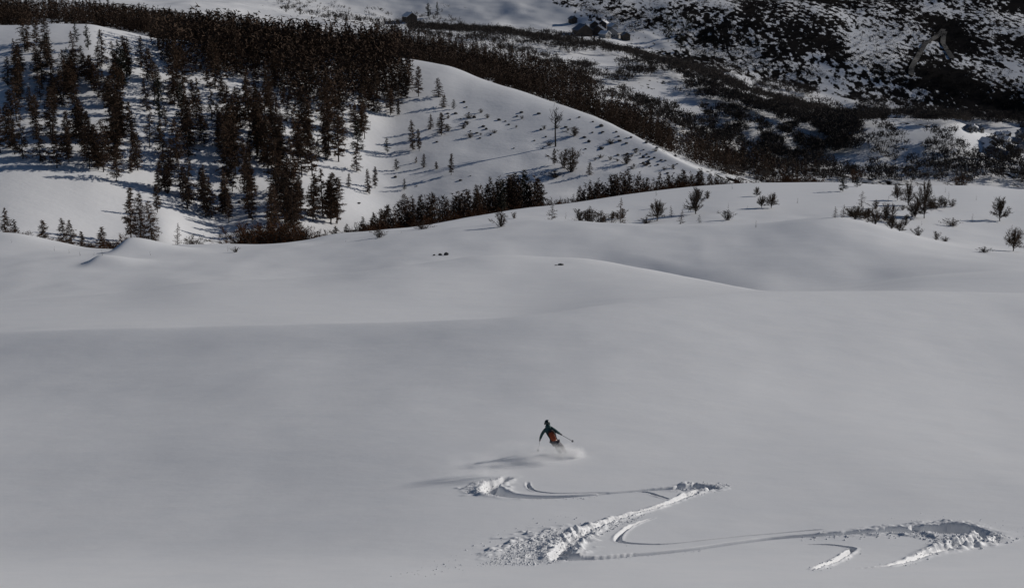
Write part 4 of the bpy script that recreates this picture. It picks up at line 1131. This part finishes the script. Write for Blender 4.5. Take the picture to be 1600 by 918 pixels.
def blob(name, mat, parent, loc, scale, rot=(0,0,0), seg=20, cut=None, power=2.0):
    """rounded superellipsoid"""
    bm = bmesh.new(); bmesh.ops.create_uvsphere(bm, u_segments=seg, v_segments=seg // 2 + 2, radius=1)
    for v in bm.verts:
        c = v.co
        if power != 2.0:
            q = sum(abs(x) ** power for x in c) ** (1 / power); c /= q
        if cut is not None and c.z < cut: c.z = cut
        v.co = c
    for f in bm.faces: f.smooth = True
    me = bpy.data.meshes.new(name); bm.to_mesh(me); bm.free(); me.materials.append(mat)
    o = link(name, me, parent, loc); o.scale = scale; o.rotation_euler = rot
    return o
tilt = math.atan2(-(J['chest'][0] - J['pelvis'][0]), J['chest'][2] - J['pelvis'][2])     # lean to the left
helm = blob('helmet', M_HELMET, person, (-.80, .15, 1.44), (.115, .135, .125), (.15, -tilt * .5, 0), cut=-.55)
blob('hood', M_JACKET, person, (-.765, .10, 1.275), (.125, .12, .11), (0, -tilt, 0))
blob('goggles', M_BLACK, person, (-.795, .245, 1.405), (.085, .04, .045), (0, -tilt * .5, 0), power=3)
for s, x in ((-1, -.905), (1, -.69)): blob('ear_pad', M_BLACK, person, (x, .14, 1.39), (.025, .045, .06))
pk = link('backpack', None, person, (-.575, -.165, .93)); pk.rotation_euler = (-.42, -tilt * .95, 0)
blob('main_bag', M_PACK, pk, (0, -.02, -.02), (.125, .10, .22), power=3.2)
blob('top_lid', M_PACKD, pk, (0, .0, .19), (.12, .10, .08), power=3)
blob('front_pocket', M_PACK, pk, (0.01, -.105, -.08), (.11, .04, .15), power=3.2)
for x in (-.10, .10): blob('shoulder_strap', M_PACKD, pk, (x, .11, .14), (.025, .05, .2), power=3)
for x in (-.135, .135): blob('side_strap', M_PACKD, pk, (x, -.03, -.02), (.022, .06, .22), power=3)

def glove(wr, axis, side):
    """glove closed round a grip running along axis"""
    wr = Vector(wr); ax = Vector(axis).normalized()
    fwd = (wr - Vector(J['elL' if side < 0 else 'elR'])).normalized()
    fwd = (fwd - ax * fwd.dot(ax)).normalized(); out = ax.cross(fwd) * side
    N, E = {}, []
    N['w'] = (tuple(wr), .032); N['p'] = (tuple(wr + fwd * .05), (.04, .028)); E.append(('w', 'p'))
    for i, (o, ln) in enumerate(((-.033, .9), (-.011, 1.0), (.011, .95), (.033, .75))):
        b = wr + fwd * .085 + ax * o + out * .012; k_ = 'f%d' % i
        N[k_+'a'] = (tuple(b), .0125); N[k_+'b'] = (tuple(b + fwd * .032 * ln - out * .018), .012); N[k_+'c'] = (tuple(b + fwd * .022 * ln - out * .048 * ln), .011); N[k_+'d'] = (tuple(b - fwd * .008 - out * .056 * ln), .010)
        E += [('p', k_+'a'), (k_+'a', k_+'b'), (k_+'b', k_+'c'), (k_+'c', k_+'d')]
    t = wr + fwd * .03 + ax * -.035
    N['ta'] = (tuple(t - out * .02), .013); N['tb'] = (tuple(t + fwd * .03 - out * .045 - ax * .01), .012); N['tc'] = (tuple(t + fwd * .055 - out * .05), .011)
    E += [('p', 'ta'), ('ta', 'tb'), ('tb', 'tc')]
    skin('glove', N, E, M_GLOVE, person, 'p', 1)
    skin('cuff', {'a': (tuple(wr - fwd * .05), .055), 'b': (tuple(wr + fwd * .02), .045)}, [('a', 'b')], M_GLOVE, person, 'a', 1)
    return wr + fwd * .075 - out * .02
def tube_mesh(name, p, q, r0, r1, mat, parent, n=10):
    v, f = tube_pts([p, (Vector(p) + Vector(q)) / 2, q], [r0, (r0 + r1) / 2, r1], n)
    o = link(name, mesh_np(name, v, f, mat, True), parent); return o
def pole(hand, tip, label):
    h, t = Vector(hand), Vector(tip); d = (t - h).normalized()
    r = link('ski_pole', None); r.location = SKZ; tag(r, label, 'ski pole', 'ski poles of the skier')
    tube_mesh('shaft', h - d * .02, t, .011, .009, M_ALU, r)
    tube_mesh('grip', h - d * .10, h + d * .08, .018, .017, M_BLACK, r)
    tube_mesh('basket', t - d * .09, t - d * .065, .055, .018, M_BLACK, r, 14)
    tube_mesh('tip', t - d * .06, t + d * .03, .008, .002, M_BLACK, r)
tipR, tipL = (.34, -.72, .86), (-1.22, -.55, .34)
hR = glove(J['wrR'], Vector(tipR) - Vector(J['wrR']), 1)
pole(hR, tipR, 'ski pole held out behind in the right hand of the skier')
hL = glove(J['wrL'], Vector(tipL) - Vector(J['wrL']), -1)
pole(hL, tipL, 'ski pole trailing in the spray from the left hand of the skier')
def ski(anc, label):
    r = link('ski', None); r.location = SKZ + Vector(anc); r.rotation_euler = (R(3), R(-22), R(10)); tag(r, label, 'ski', 'skis of the skier')
    V, F = [], []
    for i in range(15):
        s = i / 14; y = -.8 + 1.75 * s
        w = .05 + .012 * abs(2 * s - 1) ** 2 - (.045 * max(0, (s - .93) / .07))
        z = .14 * max(0, (s - .82) / .18) ** 2 + .03 * max(0, (.08 - s) / .08) ** 2
        V += [(-w, y, z), (w, y, z), (w, y, z + .012), (-w, y, z + .012)]
    for i in range(14):
        for k_ in range(4):
            a, b = i * 4 + k_, i * 4 + (k_ + 1) % 4
            F.append((a, b, b + 4, a + 4))
    F += [(3, 2, 1, 0), (56, 57, 58, 59)]
    me = bpy.data.meshes.new('ski_board'); me.from_pydata(V, [], F); me.materials.append(M_SKI); link('ski_board', me, r)
    blob('toe_binding', M_BLACK, r, (0, .2, .03), (.035, .05, .025), power=4); blob('heel_binding', M_BLACK, r, (0, -.14, .035), (.035, .07, .03), power=4)
ski((J['anL'][0], .0, -.02), 'left ski buried in the powder spray under the skier')
ski((J['anR'][0], .0, -.02), 'right ski buried in the powder spray under the skier')

# ------------------------------------------------------------------ powder thrown up by the skis
def powder(col, row, up, size, rot, dens, fall=1.4, seed=0.0, nscale=2.2):
    m = bpy.data.materials.new('powder_snow'); m.use_nodes = True; t = m.node_tree
    for n in list(t.nodes):
        if n.type == 'BSDF_PRINCIPLED': t.nodes.remove(n)
    N = t.nodes.new; lk = t.links.new; out = [n for n in t.nodes if n.type == 'OUTPUT_MATERIAL'][0]
    pv = N('ShaderNodeVolumePrincipled'); pv.inputs['Color'].default_value = (.97, .97, .97, 1); pv.inputs['Anisotropy'].default_value = .2
    lk(pv.outputs[0], out.inputs['Volume'])
    tc = N('ShaderNodeTexCoord'); ln = N('ShaderNodeVectorMath'); ln.operation = 'LENGTH'; lk(tc.outputs['Object'], ln.inputs[0])
    inv = N('ShaderNodeMath'); inv.operation = 'SUBTRACT'; inv.use_clamp = True; inv.inputs[0].default_value = 1; lk(ln.outputs['Value'], inv.inputs[1])
    pw = N('ShaderNodeMath'); pw.operation = 'POWER'; pw.inputs[1].default_value = fall; lk(inv.outputs[0], pw.inputs[0])
    mp = N('ShaderNodeMapping'); mp.inputs['Location'].default_value = (seed, seed * 2, 0); lk(tc.outputs['Object'], mp.inputs[0])
    nz = N('ShaderNodeTexNoise'); nz.inputs['Scale'].default_value = nscale; nz.inputs['Detail'].default_value = 4; lk(mp.outputs[0], nz.inputs[0])
    rg = N('ShaderNodeMapRange'); rg.inputs[1].default_value = .36; rg.inputs[2].default_value = .66; lk(nz.outputs[0], rg.inputs[0])
    mu = N('ShaderNodeMath'); mu.operation = 'MULTIPLY'; lk(pw.outputs[0], mu.inputs[0]); lk(rg.outputs[0], mu.inputs[1])
    m2 = N('ShaderNodeMath'); m2.operation = 'MULTIPLY'; m2.inputs[1].default_value = dens; lk(mu.outputs[0], m2.inputs[0]); lk(m2.outputs[0], pv.inputs['Density'])
    bm = bmesh.new(); bmesh.ops.create_icosphere(bm, subdivisions=3, radius=1)
    me = bpy.data.meshes.new('powder_cloud'); bm.to_mesh(me); bm.free(); me.materials.append(m)
    p = hit(col, row)
    o = link('powder_cloud', me, None, p + Vector((0, 0, up))); o.scale = size; o.rotation_euler = (0, rot, 0); tag(o, kind='stuff')
powder(878, 712, .12, (1.0, .8, .5), 0, 7.0, 1.1, 0)
powder(902, 712, .14, (.5, .45, .36), 0, 8.0, 1.2, 3.1)
powder(825, 720, .2, (2.1, 1.0, .85), .05, 3.0, 1.2, 5.2)
powder(752, 744, .3, (1.9, .9, .9), .15, 1.5, 1.2, 8.7)
powder(845, 718, .15, (1.5, .9, .5), .05, 1.7, 1.2, 12.3)
